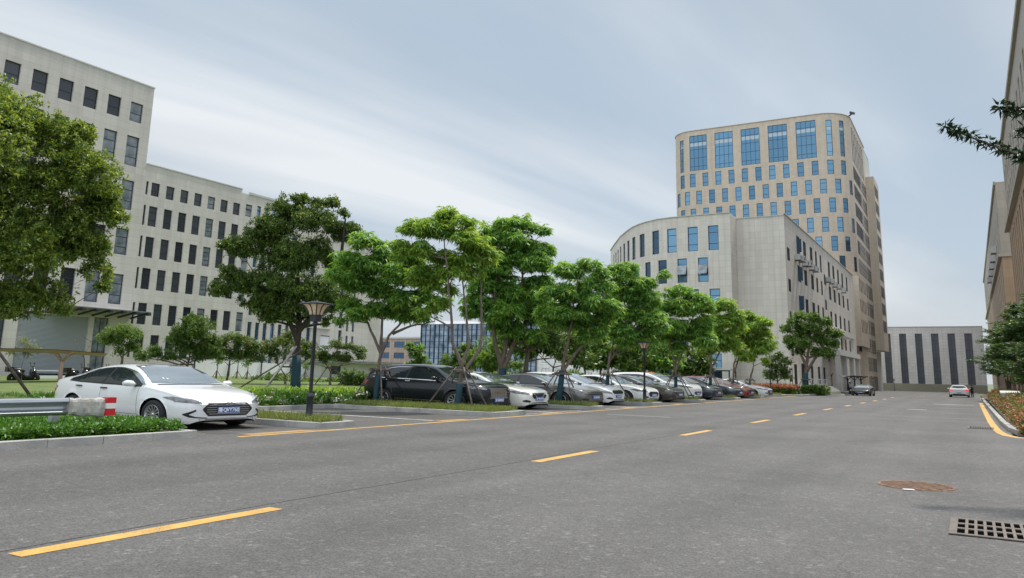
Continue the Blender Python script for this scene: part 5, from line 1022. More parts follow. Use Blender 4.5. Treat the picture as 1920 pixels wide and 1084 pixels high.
def car_geo(kind):
    if kind in CARS: return CARS[kind]
    s=SPEC[kind]; L,Wd,r=s['L'],s['W'],s['r']; top=crv(s['top']); sh=crv(s['sh'])
    xf=L-s['fo']; xr=xf-s['wb']; gc=s['gc']; ra=r+.055
    hw=crv([(0,.60*Wd/2),(.03,.74*Wd/2),(.12,.88*Wd/2),(.4,.96*Wd/2),(1.0,Wd/2),(L-1.3,Wd/2),(L-.75,.975*Wd/2),(L-.32,.90*Wd/2),(L-.10,.78*Wd/2),(L-.02,.64*Wd/2),(L,.54*Wd/2)])
    def bot0(x):
        z=gc+.02
        if x>L-.5: z=gc-.02+max(0,x-L+.10)*.8
        if x<.5: z=gc+.04+(.5-x)*.32
        return z
    def bot(x):
        z=bot0(x)
        for c in (xf,xr):
            d=abs(x-c)
            if d<ra: z=max(z,r+math.sqrt(max(0,ra*ra-d*d)))
        return z
    xs=set(np.round(np.linspace(0,L,60),3))
    for c in (xf,xr):
        for k in range(0,19): xs.add(round(c+ra*math.cos(math.pi*k/18),3))
        xs.add(round(c-ra-.004,3)); xs.add(round(c+ra+.004,3))
    for e in (.01,.03,.06,.1,.15,.2): xs.add(e); xs.add(round(L-e,3))
    xs=sorted(x for x in xs if 0<=x<=L)
    rows=[]
    for x in xs:
        w=hw(x); zt=top(x); zs=min(sh(x),zt-.012); za=min(bot(x),zs-.03); zb=min(bot0(x),zs-.03); h=zt-zs
        wl=w; pts=[(wl*.93,zb),(wl*.965,zb+(zs-zb)*.12),(wl*.99,zb+(zs-zb)*.35),(wl,zb+(zs-zb)*.60),(wl*.992,zb+(zs-zb)*.8),(wl*.975,zb+(zs-zb)*.93),(wl*.955,zs)]
        if za>zb+.001:
            q=list(pts)
            for j,(y_,z_) in enumerate(q):
                if z_<za:
                    k2=next(i for i in range(j,len(q)) if q[i][1]>=za); (ya,z1_),(yb,z2_)=q[k2-1],q[k2]; pts[j]=(ya+(yb-ya)*(za-z1_)/(z2_-z1_),za)
        ws_=wl*.955; rc=min(.10,h*.4); wr=max(ws_-.50*h, ws_*.55) if h>.12 else ws_-.45*h
        for tt in (.2,.5,.8): pts.append((ws_+(wr-ws_)*tt*.98-.012*math.sin(math.pi*tt)*-1,zs+(zt-rc-zs)*tt))
        pts+= [(wr,zt-rc),(wr-.03,zt-rc*.5),(wr-.09,zt-rc*.18),(wr*.7,zt-.006+.012),(wr*.35,zt+.016),(0,zt+.02)]
        rows.append(pts)
    V=[];F=[]; n=len(rows[0]); full=2*n-1
    for x,pts in zip(xs,rows):
        V+=[(x,-y,z) for y,z in pts]+[(x,y,z) for y,z in pts[-2::-1]]
    for i in range(len(xs)-1):
        for j in range(full-1):
            a=i*full+j; F.append((a,a+full,a+full+1,a+1))
    # close nose and tail
    for i,flip in ((0,0),(len(xs)-1,1)):
        ring=[i*full+j for j in range(full)]; F.append(tuple(ring if not flip else ring[::-1]))
    tree=BVHTree.FromPolygons([Vector(v) for v in V],F)
    CARS[kind]=dict(s=s,V=V,F=F,tree=tree,xf=xf,xr=xr,top=top,sh=sh); return CARS[kind]
def hit(g,axis,a,c,side=1):
    """point of the body surface met when looking along an axis: side (y), front (x) or top (z)"""
    if axis=='y': o,d=Vector((a,side*3,c)),Vector((0,-side,0))
    elif axis=='x': o,d=Vector((g['s']['L']*.5+side*6,a,c)),Vector((-side,0,0))
    else: o,d=Vector((a,c,4)),Vector((0,0,-1))
    loc,nrm,_,_=g['tree'].ray_cast(o,d)
    if loc is None: return None
    if nrm.dot(d)>0: nrm=-nrm
    return loc,nrm
def patch(g,axis,st,rows=5,off=.004,side=1,sub=4,m=0,b=None,rim=.02):
    """panel laid on the body: st = stations (a, lo, hi) along the first axis"""
    b=b or MB(); A=[]
    for (a0,l0,h0),(a1,l1,h1) in zip(st[:-1],st[1:]):
        for k in range(sub):
            t=k/sub; A.append((a0+(a1-a0)*t,l0+(l1-l0)*t,h0+(h1-h0)*t))
    A.append(st[-1]); G=[]
    for a,l,h in A:
        col=[]
        for k in range(rows+1):
            c=l+(h-l)*k/rows; q=hit(g,axis,*((a,c) if axis!='z' else (c,a)),side)
            col.append((q[0]+q[1]*off,q[0]-q[1]*rim) if q else None)
        G.append(col)
    for i in range(len(G)-1):
        for k in range(rows):
            q=[G[i][k],G[i+1][k],G[i+1][k+1],G[i][k+1]]
            if all(q): b.face([p[0] for p in q],m,smooth=True)
    edge=[(G[i][0],G[i+1][0]) for i in range(len(G)-1)]+[(G[i+1][rows],G[i][rows]) for i in range(len(G)-1)]+[(G[0][k+1],G[0][k]) for k in range(rows)]+[(G[-1][k],G[-1][k+1]) for k in range(rows)]
    for p,q in edge:
        if p and q: b.face([p[0],p[1],q[1],q[0]],m)
    return b
def stretch(b):
    b.v=[(x*KX,y*KX,z) for x,y,z in b.v]; return b
def make_wheel(kind,r,w,spokes,parent,pos,flip):
    key=(kind,round(r,3),spokes,flip)
    o=bpy.data.objects.new('wheel',None)
    if key not in CARS:
        b=MB(); hw=w/2; b.lathe([(r*.66,-hw*.9),(r*.74,-hw),(r*.93,-hw*.98),(r*.985,-hw*.8),(r,-hw*.4),(r,hw*.4),(r*.985,hw*.8),(r*.93,hw*.98),(r*.74,hw),(r*.66,hw*.9)],axis='y',n=36); ty=stretch(b).build('tyre','tyre')
        b=MB(); s_=-1 if flip else 1
        b.lathe([(r*.67,-hw*.8),(r*.62,s_*hw*.2),(r*.0,s_*hw*.1)],axis='y',n=30,m=1); b.lathe([(r*.60,s_*hw*.55),(r*.64,s_*hw*.92),(r*.675,s_*hw*.95),(r*.68,s_*hw*.7)],axis='y',n=36)
        b.lathe([(0,s_*hw*.86),(r*.10,s_*hw*.86),(r*.13,s_*hw*.6)],axis='y',n=14)
        for k in range(spokes):
            a=2*math.pi*k/spokes; a2=a+(.30 if spokes>6 else .12)
            p=Vector((math.cos(a)*r*.08,s_*hw*.72,math.sin(a)*r*.08)); q=Vector((math.cos(a2)*r*.64,s_*hw*.80,math.sin(a2)*r*.64))
            wd=r*(.085 if spokes>6 else .15); b.bar(p,q,wd if False else .03,wd) if False else None
            d=(q-p).normalized(); yv=Vector((0,1,0)); sd=d.cross(yv).normalized()*wd*.5
            b.face([p-sd*.6,q-sd,q+sd,p+sd*.6] if s_<0 else [p+sd*.6,q+sd,q-sd,p-sd*.6]); yo=Vector((0,-s_*.02,0))
            b.face([p-sd*.6,p-sd*.6+yo,q-sd+yo,q-sd]); b.face([p+sd*.6,q+sd,q+sd+yo,p+sd*.6+yo])
        rm=stretch(b).build('rim',['rim','rim_dark']); CARS[key]=(ty,rm)
        ty.parent=o; rm.parent=o; first=True
    else:
        for q in CARS[key]:
            c=q.copy(); COL.objects.link(c); c.parent=o
    COL.objects.link(o); o.parent=parent; o.location=pos
    return o
GRP='cars parked nose-out in the bays'
def car(label,kind,paint,loc,rz,spokes=5,detail=1,group=GRP,plate=None,sc=(1,1,1),grille='trim',plate_m='plate',cat='car',**k):
    """origin under the middle of the car; the nose points along +x before turning"""
    g=car_geo(kind); s=g['s']; L=s['L']; Wd=s['W']
    t=thing('parked_car' if group==GRP else 'car',label,cat,loc,0,group)
    loc0=Vector(loc); t.rotation_euler=(0,0,rz); t.scale=sc
    def fin(b,name,m,par=None):
        b.v=[((x-L/2)*KX,y*KX,z) for x,y,z in b.v]; return b.build(name,m,par or t,world=False)
    b=MB(); b.v=list(g['V']); b.f=list(g['F']); b.m=[0]*len(b.f); b.s=[True]*(len(b.f)-2)+[False]*2; b.uv=[[(0,0)]*len(f) for f in b.f]
    body=fin(b,'body',paint)
    b=MB(); b.box(.18,L-.18,-Wd*.40,Wd*.40,s['gc'],s['gc']+.30); b.box(g['xf']+.0-.5,g['xf']+.48,-Wd*.40,Wd*.40,s['gc'],s['r']*2+.10); b.box(g['xr']-.5,g['xr']+.5,-Wd*.40,Wd*.40,s['gc'],s['r']*2+.10); fin(b,'underbody','under')
    # glass: dark surround, then the panes
    sw=s['sw']; bp=s['bp']; lo=crv([(a,l) for a,l,h in sw]); hi=crv([(a,h) for a,l,h in sw])
    def st(a0,a1,dl=0,dh=0,n=8): return [(a0+(a1-a0)*i/n,lo(a0+(a1-a0)*i/n)+dl,hi(a0+(a1-a0)*i/n)-dh) for i in range(n+1)]
    for sd in (-1,1):
        tr=fin(patch(g,'y',st(sw[0][0]-.05,sw[-1][0]+.06,-.018,-.022,12),6,.003,sd,1),'window_trim','trim')
        for a0,a1 in ((sw[0][0]+.02,s['qp'][0]),(s['qp'][1]+.02,bp[0]),(bp[1],sw[-1][0]-.03)):
            if a1-a0>.08: fin(patch(g,'y',st(a0,a1,.006,.006),5,.008,sd,1),'side_window','car_glass')
        if k.get('chromeline'): fin(patch(g,'y',[(a,h+.015,h+.04) for a,l,h in [(sw[0][0]-.02+(sw[-1][0]-sw[0][0]+.02)*i/12,0,hi(sw[0][0]-.02+(sw[-1][0]-sw[0][0]+.02)*i/12)) for i in range(13)]],1,.012,sd,1),'chrome_strip','chrome'); fin(patch(g,'y',[(a,lo(a)-.04,lo(a)-.02) for a in [sw[0][0]+(sw[-1][0]-sw[0][0])*i/10 for i in range(11)]],1,.012,sd,1),'chrome_strip','chrome'); fin(patch(g,'y',[(g['xr']+.5,.36,.385),(g['xf']-.5,.33,.355)],1,.012,sd,8),'chrome_strip','chrome')
        if detail:
            b=MB()
            for x in (bp[0]+.04,g['xf']-s['r']-.16): patch(g,'y',[(x,s['gc']+.13,lo(x)-.02),(x+.009,s['gc']+.13,lo(x)-.02)],10,.0015,sd,1,0,b,0)
            patch(g,'y',[(s['qp'][1]-.0,s['gc']+.13,s['gc']+.138),(g['xf']-s['r']-.16,s['gc']+.13,s['gc']+.138)],1,.0015,sd,8,0,b,0); fin(b,'door_seams','trim')
            for x in (s['qp'][1]+.10,bp[1]+.08):
                q=hit(g,'y',x,lo(x)-.10,sd)
                if q: b=MB(); b.obox(q[0]+q[1]*.02,(.095,.014,.014),Matrix.Identity(3)); fin(b,'door_handle','trim' if paint!='car_black' else 'chrome')
        x=sw[-1][0]-.12; q=hit(g,'y',x,lo(x)+.0,sd)
        if q:
            b=MB(); c=q[0]+Vector((.02,sd*.12,.06)); N_=8; 
            b.tube([c+Vector((0,-sd*.09,-.035)),c+Vector((0,-sd*.02,-.01)),c+Vector((0,sd*.07,.0)),c+Vector((-.015,sd*.13,.0))],[.03,.072,.076,.035],10,0); b.tube([q[0],c+Vector((0,-sd*.02,-.03))],[.025,.03],6,1); fin(b,'side_mirror',[paint,'trim'])
    n=7; W2=Wd*.5
    w0,w1=s['ws']
    def wid(x): # usable half width of the upper body at x
        for i in range(90):
            y=W2*.98-i*.008; q=hit(g,'z',x,y)
            if q and q[1].z>.45 and q[0].z>g['top'](x)-.13: return y-.03
        return W2*.6
    a,c=wid(w0-.06),wid(w1+.02)
    def scr(x0,x1,y0,y1,n_=10):
        B=MB(); 
        for i in range(n_):
            for j in range(12):
                P=[]
                for ii,jj in ((i,j),(i+1,j),(i+1,j+1),(i,j+1)):
                    x=x0+(x1-x0)*ii/n_; yy=(y0+(y1-y0)*ii/n_)*(-1+2*jj/12); q=hit(g,'z',x-(.10 if x0>x1 else -.06)*(abs(jj/6-1)**2),yy); P.append(q[0]+q[1]*.006 if q else None)
                if all(P): B.face(P,0,smooth=True)
        return B
    fin(scr(w0+.03,w1,a,c),'windscreen',k.get('screen','windscreen'))
    r0,r1=s['rw']; a,c=wid(r0+.1),wid(r1); fin(scr(r0,r1,a*.94,c*.98),'rear_window','car_glass')
    b=MB(); q=hit(g,'z',w0+.07,0); 
    if q: patch(g,'z',[(-Wd*.36,w0+.02,w0+.09),(0,w0+.06,w0+.13),(Wd*.36,w0+.02,w0+.09)],1,.003,1,4,0,b,0); fin(b,'wiper_cowl','trim')
    # front
    f=k.get('face','lines'); zt=s['top'][-1][1]
    hz=s['top'][-3][1]-.10
    for sd in (-1,1):
        # headlamps wrap the corner: seen from the front and the side
        b=MB(); y0=Wd*.5
        patch(g,'y',[(L-.62,hz+.035,hz+.05),(L-.42,hz-.02,hz+.065),(L-.22,hz-.055,hz+.035),(L-.12,hz-.055,hz-.0)],3,.006,sd,3,0,b)
        patch(g,'x',sorted([(sd*y0*.90,hz-.055,hz+.055),(sd*y0*.72,hz-.075,hz+.02),(sd*y0*.56,hz-.085,hz-.045)]),3,.007,1,3,0,b); fin(b,'headlight','lamp_clear')
        b=MB(); z=s['sh'][0][1]; patch(g,'x',sorted([(sd*y0*.93,z-.19,z-.03),(sd*y0*.74,z-.17,z-.02),(sd*y0*.5,z-.13,z-.05)]),3,.008,-1,3,0,b); patch(g,'y',[(.02,z-.18,z-.02),(.16,z-.15,z-.02),(.34,z-.09,z-.03)],3,.008,sd,3,0,b); fin(b,'tail_light',k.get('tailm','tail'))
        b=MB()
        if k.get('cshape'): patch(g,'x',sorted([(sd*y0*.83,.365,.375),(sd*y0*.77,.355,.415),(sd*y0*.66,.435,.475)]),2,.006,1,3,0,b); patch(g,'x',sorted([(sd*y0*.83,.35,.365),(sd*y0*.76,.30,.355),(sd*y0*.66,.285,.31),(sd*y0*.44,.275,.288)]),2,.006,1,3,0,b)
        else: patch(g,'x',sorted([(sd*y0*.80,.33,.37),(sd*y0*.72,.30,.40),(sd*y0*.58,.30,.37),(sd*y0*.52,.31,.34)]),2,.006,1,3,0,b)
        fin(b,'air_intake','trim')
    gh=k.get('gh',(.36,.62)); gw=k.get('gw',.52)*Wd/2
    gb=patch(g,'x',[(-gw,(gh[0]+gh[1])/2-.01,(gh[0]+gh[1])/2+.03),(-gw*.78,gh[0],gh[1]),(gw*.78,gh[0],gh[1]),(gw,(gh[0]+gh[1])/2-.01,(gh[0]+gh[1])/2+.03)],6,.006,1,6)
    go=fin(gb,'grille','trim')
    b=MB()
    if f=='lines':
        for i in range(1,6):
            z=gh[0]+(gh[1]-gh[0])*i/6; ww=gw*(.86 if i not in(1,5) else .78); patch(g,'x',[(-ww,z-.006,z+.006),(ww,z-.006,z+.006)],1,.016,1,14,0,b)
    elif f=='bars':
        for i in range(-8,9):
            y=gw*.86*i/8.5; patch(g,'x',[(y-.014,gh[0]+.02,gh[1]-.02),(y+.014,gh[0]+.02,gh[1]-.02)],4,.018,1,1,0,b)
        for z in gh: patch(g,'x',[(-gw*.95,z-.012,z+.012),(gw*.95,z-.012,z+.012)],1,.02,1,10,0,b)
    elif f=='vee':
        for sd in (-1,1): patch(g,'x',sorted([(sd*gw*.9,gh[1]-.03,gh[1]+.01),(sd*gw*.2,gh[0]+.0,gh[0]+.035)]),1,.018,1,8,0,b)
    else:
        patch(g,'x',[(-gw*.8,gh[1]-.02,gh[1]),(gw*.8,gh[1]-.02,gh[1])],1,.016,1,8,0,b)
    fin(b,'grille_bars','chrome',go)
    fin(patch(g,'x',[(-Wd*.30,.225,.25 if k.get('cshape') else .29),(Wd*.30,.225,.25 if k.get('cshape') else .29)],2,.004,1,8),'lower_grille','trim')
    q=hit(g,'x',0,.44,1); pz=k.get('pz',.44); q=hit(g,'x',0,pz,1); xx=q[0].x+.03
    b=MB(); b.box(xx-.03,xx,-.22,.22,pz-.07,pz+.07); pl=fin(b,'number_plate',plate_m)
    b=MB(); b.box(xx,xx+.004,-.205,.205,pz+.058,pz+.062); b.box(xx,xx+.004,-.205,.205,pz-.062,pz-.058); b.box(xx,xx+.004,-.21,-.206,pz-.062,pz+.062); b.box(xx,xx+.004,.206,.21,pz-.062,pz+.062)
    if not plate:
        rg=random.Random(hash(label)%99 if False else len(label)); 
        for i in range(6): y=-.155+.06*i+(.02 if i>0 else 0); b.box(xx,xx+.004,y-.016,y+.016,pz-.035,pz+.035)
    fin(b,'plate_marks','plate_text',pl)
    if plate:
        for txt,y0_,sz,wd_ in plate:
            cu=bpy.data.curves.new('plate_text','FONT'); cu.body=txt; cu.size=sz; cu.align_x='CENTER'; cu.align_y='CENTER'; cu.extrude=.002; cu.offset=.0016
            ob=bpy.data.objects.new('plate_character',cu); COL.objects.link(ob); dg=bpy.context.evaluated_depsgraph_get(); me=bpy.data.meshes.new_from_object(ob.evaluated_get(dg)); bpy.data.objects.remove(ob)
            me.transform(Matrix(((0,0,KX,(xx+.004-L/2)*KX),(wd_*KX,0,0,y0_*KX),(0,1,0,pz),(0,0,0,1)))); me.materials.clear(); me.materials.append(M['plate_text'])
            o=bpy.data.objects.new('plate_character',me); COL.objects.link(o); o.parent=pl
    # rear plate and bumper
    q=hit(g,'x',0,.62,-1); b=MB(); xr_=q[0].x; b.box(xr_-.012,xr_+.02,-.22,.22,.58,.70); fin(b,'rear_plate',plate_m)
    fin(patch(g,'x',[(-Wd*.42,.27,.50),(Wd*.42,.27,.50)],3,.006,-1,6),'rear_bumper_trim','trim')
    for x in (g['xf'],g['xr']):
        for sd in (-1,1): make_wheel(kind,s['r'],.21,spokes,t,((x-L/2)*KX,sd*(Wd/2-.115)*KX,s['r']),sd<0)
    return t,g,fin

_b=M['tail_lit'].node_tree.nodes['Principled BSDF']; _b.inputs['Emission Color'].default_value=(1,.06,.08,1); _b.inputs['Emission Strength'].default_value=.7
W1=car('white sedan nearest the camera with blue plate, nose toward the road','sedan','car_white',(-18.3,13.35,0),R(-5),spokes=13,plate=[('鲁Q',-.125,.115,.82),('·',-.055,.1,1),('VY760',.075,.125,.74)],cshape=True,gh=(.32,.61),gw=.54,face='lines',pz=.45)
t,g,fin=W1; L=4.6
# oval badge with a slanted letter, sunroof, windscreen stickers
q=hit(g,'x',0,.595,1); xx=q[0].x+.03; b=MB(); n=24
for i in range(n):
    a0,a1=2*math.pi*i/n,2*math.pi*(i+1)/n
    b.face([(xx,.075*math.cos(a0),.60+.038*math.sin(a0)),(xx,.075*math.cos(a1),.60+.038*math.sin(a1)),(xx,.062*math.cos(a1),.60+.028*math.sin(a1)),(xx,.062*math.cos(a0),.60+.028*math.sin(a0))])
for y in (-.026,.026): b.face([(xx+.001,y-.010,.576),(xx+.001,y+.004,.576),(xx+.001,y+.014,.624),(xx+.001,y,.624)])
b.face([(xx+.002,-.026,.594),(xx+.002,.026,.606),(xx+.002,.026,.614),(xx+.002,-.026,.602)]); fin(b,'badge','chrome')
b=MB(); patch(g,'z',[(-.42,1.75,2.35),(.42,1.75,2.35)],6,.005,1,6,0,b); fin(b,'sunroof','car_glass')
b=MB()
for (x,y,r) in ((2.68,-.50,.032),(3.22,-.42,.018),(3.24,-.35,.018)):
    q=hit(g,'z',x,y); 
    if q: b.obox(q[0]+q[1]*.012,(r,r*.9,.001),q[1].to_track_quat('Z','X').to_matrix())
fin(b,'stickers','sticker')
car('black crossover with bright vertical-bar grille and chrome window line','suv','car_black',(-18.75,26.5,0),R(-3),spokes=10,face='bars',sc=(.95,1,1),gh=(.50,.84),gw=.50,pz=.42,chromeline=True,screen='car_glass')
car('white sedan with dark V-shaped grille beside the black crossover','sedan','car_pearl',(-18.55,29.35,0),R(-4),spokes=10,face='vee',gh=(.44,.66),gw=.44)
car('grey liftback sedan first after the leaning tree','sedan','car_grey',(-18.15,34.0,0),R(-4),spokes=10,face='plain',gh=(.55,.68),gw=.62,sc=(1.02,1,1.0))
car('white compact hatchback with dark grille beside the grey liftback','hatch','car_white',(-17.95,36.95,0),R(-3),spokes=5,face='plain',gh=(.55,.72),gw=.50)
car('white low-roofed hatchback directly behind the second lamp post','sedan','car_white',(-18.1,41.7,0),R(-4),spokes=10,face='plain',gh=(.36,.62),gw=.50,sc=(1,1,1.0))
car('dark brown sedan between the two tree islands in mid row','sedan','car_brown',(-17.7,44.9,0),R(-3),spokes=5,face='lines',gh=(.40,.60),gw=.50)
car('white luxury crossover with big side intakes','suv','car_white',(-18.2,49.6,0),R(-4),spokes=5,face='plain',gh=(.40,.58),gw=.44,sc=(1.02,1,.98))
car('black sedan with orange roof edge beyond the white crossover','sedan','car_navy',(-17.6,52.9,0),R(-3),spokes=5,face='lines',gh=(.38,.60),gw=.5,sc=(.98,1,1.04))
car('dark navy sedan nose just showing behind the red car','sedan','car_navy',(-17.4,57.5,0),R(-3),spokes=5,face='plain')
car('red hatchback parked beyond the navy sedan','hatch','car_red',(-17.2,60.5,0),R(-3),spokes=5,face='plain',sc=(1.05,1,.98))
car('last white coupe at the far end of the parked row','sedan','car_white',(-17.1,66.2,0),R(-3),spokes=5,face='lines',gh=(.3,.6),gw=.6,sc=(.97,1,.93))
b=MB(); 
car('orange estate roof seen behind the white crossover','hatch','car_orange',(-22.2,62.0,0.1),R(-3),spokes=5,face='plain',sc=(1.15,1.0,1.1))
car('dark saloon driving toward the camera on the far left lane','sedan','car_black',(-12.75,116.5,gz(116.5)),R(-90-1),spokes=5,group=None,face='lines')
car('white crossover with red tail lights seen from behind up the road','suv','car_white',(-1.72,131.5,gz(131.5)),R(90),spokes=5,group=None,plate_m='plate_green',tailm='tail_lit')
# ================================================================ lamp posts
def lamp(label,x,y,z=.12):
    t=thing('street_lamp',label,'street lamp',(x,y,z),group='black lantern lamp posts'); K=KX
    b=MB(); b.lathe([(.0,0),(.105,0),(.105,.05),(.088,.07),(.085,.58),(.10,.60),(.10,.63),(.06,.68),(.05,.70)],n=20); b.build('base','black_metal',t,world=False)
    b=MB(); b.lathe([(.052,.68),(.045,2.45),(.075,2.46),(.075,2.52),(.05,2.54),(.05,2.58)],n=16); b.build('pole','black_metal',t,world=False)
    b=MB(); r=math.sqrt(2); b.lathe([(.10*r,2.55),(.11*r,2.68),(.15*r,2.73)],n=4,smooth=False,a0=math.pi/4); b.lathe([(0,3.03),(.325*r,3.0),(.325*r,3.03),(.0,3.10)],n=4,smooth=False,a0=math.pi/4)
    pr=[(.13,2.73),(.14,2.80),(.17,2.88),(.21,2.95),(.265,3.0)]
    for sx in (-1,1):
        for sy in (-1,1):
            for (r0,z0),(r1,z1) in zip(pr[:-1],pr[1:]): b.bar((sx*r0,sy*r0,z0),(sx*r1,sy*r1,z1),.03,.03)
    for ax in range(4):
        a=ax*math.pi/2
        for (r0,z0),(r1,z1) in zip(pr[:-1],pr[1:]): b.bar((math.cos(a)*r0,math.sin(a)*r0,z0),(math.cos(a)*r1,math.sin(a)*r1,z1),.022,.022)
    b.build('lantern_frame','black_metal',t,world=False)
    b=MB(); b.lathe([(q[0]*.97*r,q[1]) for q in pr],n=4,smooth=False,a0=math.pi/4); b.build('lamp_shade','lamp_glass',t,world=False); return t
for l,x,y in (('nearest black lantern lamp post, right of the white sedan',-15.0,15.55),('black lantern lamp post in the middle of the parked row',-14.62,39.1),('black lantern lamp post at the far end of the parked row',-15.0,70.5),('black lantern lamp post in front of the dark roadside tree',-17.86,105),('black lantern lamp post by the entrance steps',-17.4,122),('black lantern lamp post just past the dark moving car',-16.9,172),('farthest black lantern lamp post by the end building',-17.5,228)): lamp(l,x,y,(.12 if y<75 else .0)+gz(y))
# ================================================================ guardrail
t=thing('guardrail','galvanised crash barrier with cloth-wrapped end and red-white band','guardrail',(-14.9,7,.1))
b=MB(); prof=[(0,.80),(.06,.775),(.075,.735),(.0,.685),(-.01,.64),(.0,.595),(.075,.545),(.06,.505),(0,.48)]
prof=[(x,z) for x,z in prof]
for (x0,z0),(x1,z1) in zip(prof[:-1],prof[1:]): b.face([(-14.9+x0,-6,z0),(-14.9+x0,9.12,z0),(-14.9+x1,9.12,z1),(-14.9+x1,-6,z1)][::-1],smooth=True)
for (x0,z0),(x1,z1) in zip(prof[:-1],prof[1:]): b.face([(-14.915+x0,-6,z0),(-14.915+x0,9.12,z0),(-14.915+x1,9.12,z1),(-14.915+x1,-6,z1)],smooth=True)
b.build('rail','galv',t)
for y in (8.87,6.2,3.5,.8): b=MB(); b.box(-15.08,-14.95,y-.075,y+.075,.0,.62); b.build('post','galv',t)
b=MB(); ny=14; nz=14; rg=random.Random(4); rings=[]
for i in range(ny+1):
    y=9.02+.74*i/ny; hw=.075+.012*math.sin(i*1.3); z0=.475+.012*math.sin(i*.9)-(.06*i/ny); z1=.80-.02*abs(math.sin(i*.8)); ring=[]
    for k in range(nz):
        a=2*math.pi*k/nz; cx=math.copysign(abs(math.cos(a))**.55,math.cos(a))*hw; cz=math.copysign(abs(math.sin(a))**.6,math.sin(a))
        ring.append((-14.88+cx+rg.uniform(-.005,.005),y,(z0+z1)/2+cz*(z1-z0)/2+rg.uniform(-.004,.004)))
    rings.append(ring)
for i in range(ny):
    for k in range(nz): k2=(k+1)%nz; b.face([rings[i][k],rings[i+1][k],rings[i+1][k2],rings[i][k2]][::-1],smooth=True)
b.face(rings[0]); b.face(rings[-1][::-1]); b.build('cloth_wrap','cloth',t)
b=MB()
for z0,z1,m in ((.69,.80,0),(.585,.69,1),(.45,.585,0)): b.box(-14.93,-14.76,9.74,9.93,z0,z1-.001,m)
b.build('reflective_band',['red_refl','white_refl'],t)
# ================================================================ bicycle shelter, scooters, barrier
def shelter(label,x,y0,y1,h,posts,w=2.6,m='membrane',z=.15):
    t=thing('bicycle_shelter',label,'shelter',(x,(y0+y1)/2,z)); b=MB(); n=24; mm=8
    for i in range(n):
        for j in range(mm):
            P=[]
            for ii,jj in ((i,j),(i+1,j),(i+1,j+1),(i,j+1)):
                u=ii/n; v=-1+2*jj/mm; y=y0+(y1-y0)*u; e=min(1,min(u,1-u)*7)**.6
                P.append((x+v*w/2*(.35+.65*e),y,h-.22*e*(1-v*v)*-.6+.05*math.sin(u*math.pi*6)*.3-(.16*(1-abs(v)))+.12*e*abs(v)))
            b.face(P,0,smooth=True); b.face([(p[0],p[1],p[2]-.04) for p in P[::-1]],0,smooth=True)
    b.build('canopy',m,t)
    for y in posts:
        b=MB(); b.tube([(x,y,0),(x,y,h*.62),(x,y,h*.78)],[.14,.12,.10],8); 
        for s_ in (-1,1): b.tube([(x,y,h*.72),(x+s_*w*.18,y,h*.93),(x+s_*w*.4,y,h+.02)],[.07,.05,.035],6); b.tube([(x,y,h*.72),(x,y+s_*.5,h*.93),(x,y+s_*1.0,h-.04)],[.07,.05,.035],6)
        b.build('post',m,t)
    return t
shelter('beige membrane bicycle shelter before the roller shutter',-50,14,32.3,2.10,(18,23,29.6))
t=shelter('dark low bicycle canopy at the foot of the tower',-15.8,122,146,2.05,(126,134,142),2.2,'frame_dark',gz(130))
def scooter(label,x,y,rz,z=.15,grp='parked scooters'):
    t=thing('scooter',label,'scooter',(x,y,z),rz,grp)
    for wx in (-.62,.62): b=MB(); b.lathe([(.05,-.07),(.24,-.08),(.29,-.04),(.29,.04),(.24,.08),(.05,.07)],c=(wx*KX*.8,0,.27),axis='y',n=18); b.build('wheel','tyre',t,world=False)
    b=MB(); b.tube([(-.75,0,.55),(-.5,0,.58),(-.2,0,.42),(.1,0,.28),(.38,0,.30),(.52,0,.55),(.50,0,.85)],[.16,.27,.24,.17,.18,.24,.17],10); b.build('body','car_black',t,world=False)
    b=MB(); b.tube([(-.80,0,.72),(-.55,0,.76),(-.2,0,.74),(.0,0,.68)],[.12,.19,.17,.09],8); b.build('seat','trim',t,world=False)
    b=MB(); b.tube([(.60,0,.3),(.50,0,.9),(.44,0,1.02)],.035,6); b.tube([(.42,-.34,1.04),(.46,0,1.0),(.42,.34,1.04)],.025,6); b.tube([(.44,-.3,1.04),(.40,-.34,1.2)],.012,5); b.tube([(.44,.3,1.04),(.40,.34,1.2)],.012,5); b.lathe([(0,1.27),(.06,1.24),(.0,1.19)],c=(.40,-.34,0),n=8); b.lathe([(0,1.27),(.06,1.24),(0,1.19)],c=(.40,.34,0),n=8); b.build('handlebar','trim',t,world=False)
    b=MB(); b.box(-1.06,-.70,-.24,.24,.66,.98); b.build('top_box','trim',t,world=False)
    return t
for l,x,y,a in (('leftmost black scooter under the bicycle shelter',-53,29.0,80),('black scooter with mirrors right of the blue-white barrier',-53,32.6,95),('black scooter half hidden behind the white sedan tail',-53,34.2,70)): scooter(l,x,y,R(a))
t=thing('barrier','blue and white metal barrier between the scooters','barrier',(-56,32.5,.1)); b=MB()
b.box(-56.03,-55.97,31.2,34.0,.35,.55); b.box(-56.03,-55.97,31.2,34.0,.85,.92); b.box(-56.03,-55.97,31.2,31.28,0,1.1); b.box(-56.03,-55.97,33.9,33.98,0,1.1); b.build('frame','white_hoarding',t); b=MB(); b.box(-56.02,-55.98,31.3,33.88,.56,.70); b.build('blue_band','car_navy' if False else 'glass_blue',t)
for i,(y,l) in enumerate([(128,'dark scooter nearest under the low canopy by the tower'),(131,'dark scooter second under the low canopy by the tower'),(135,'dark scooter third under the low canopy by the tower'),(139,'dark scooter farthest under the low canopy by the tower')]): scooter(l,-14.9,y,R(10+20*i),gz(y))
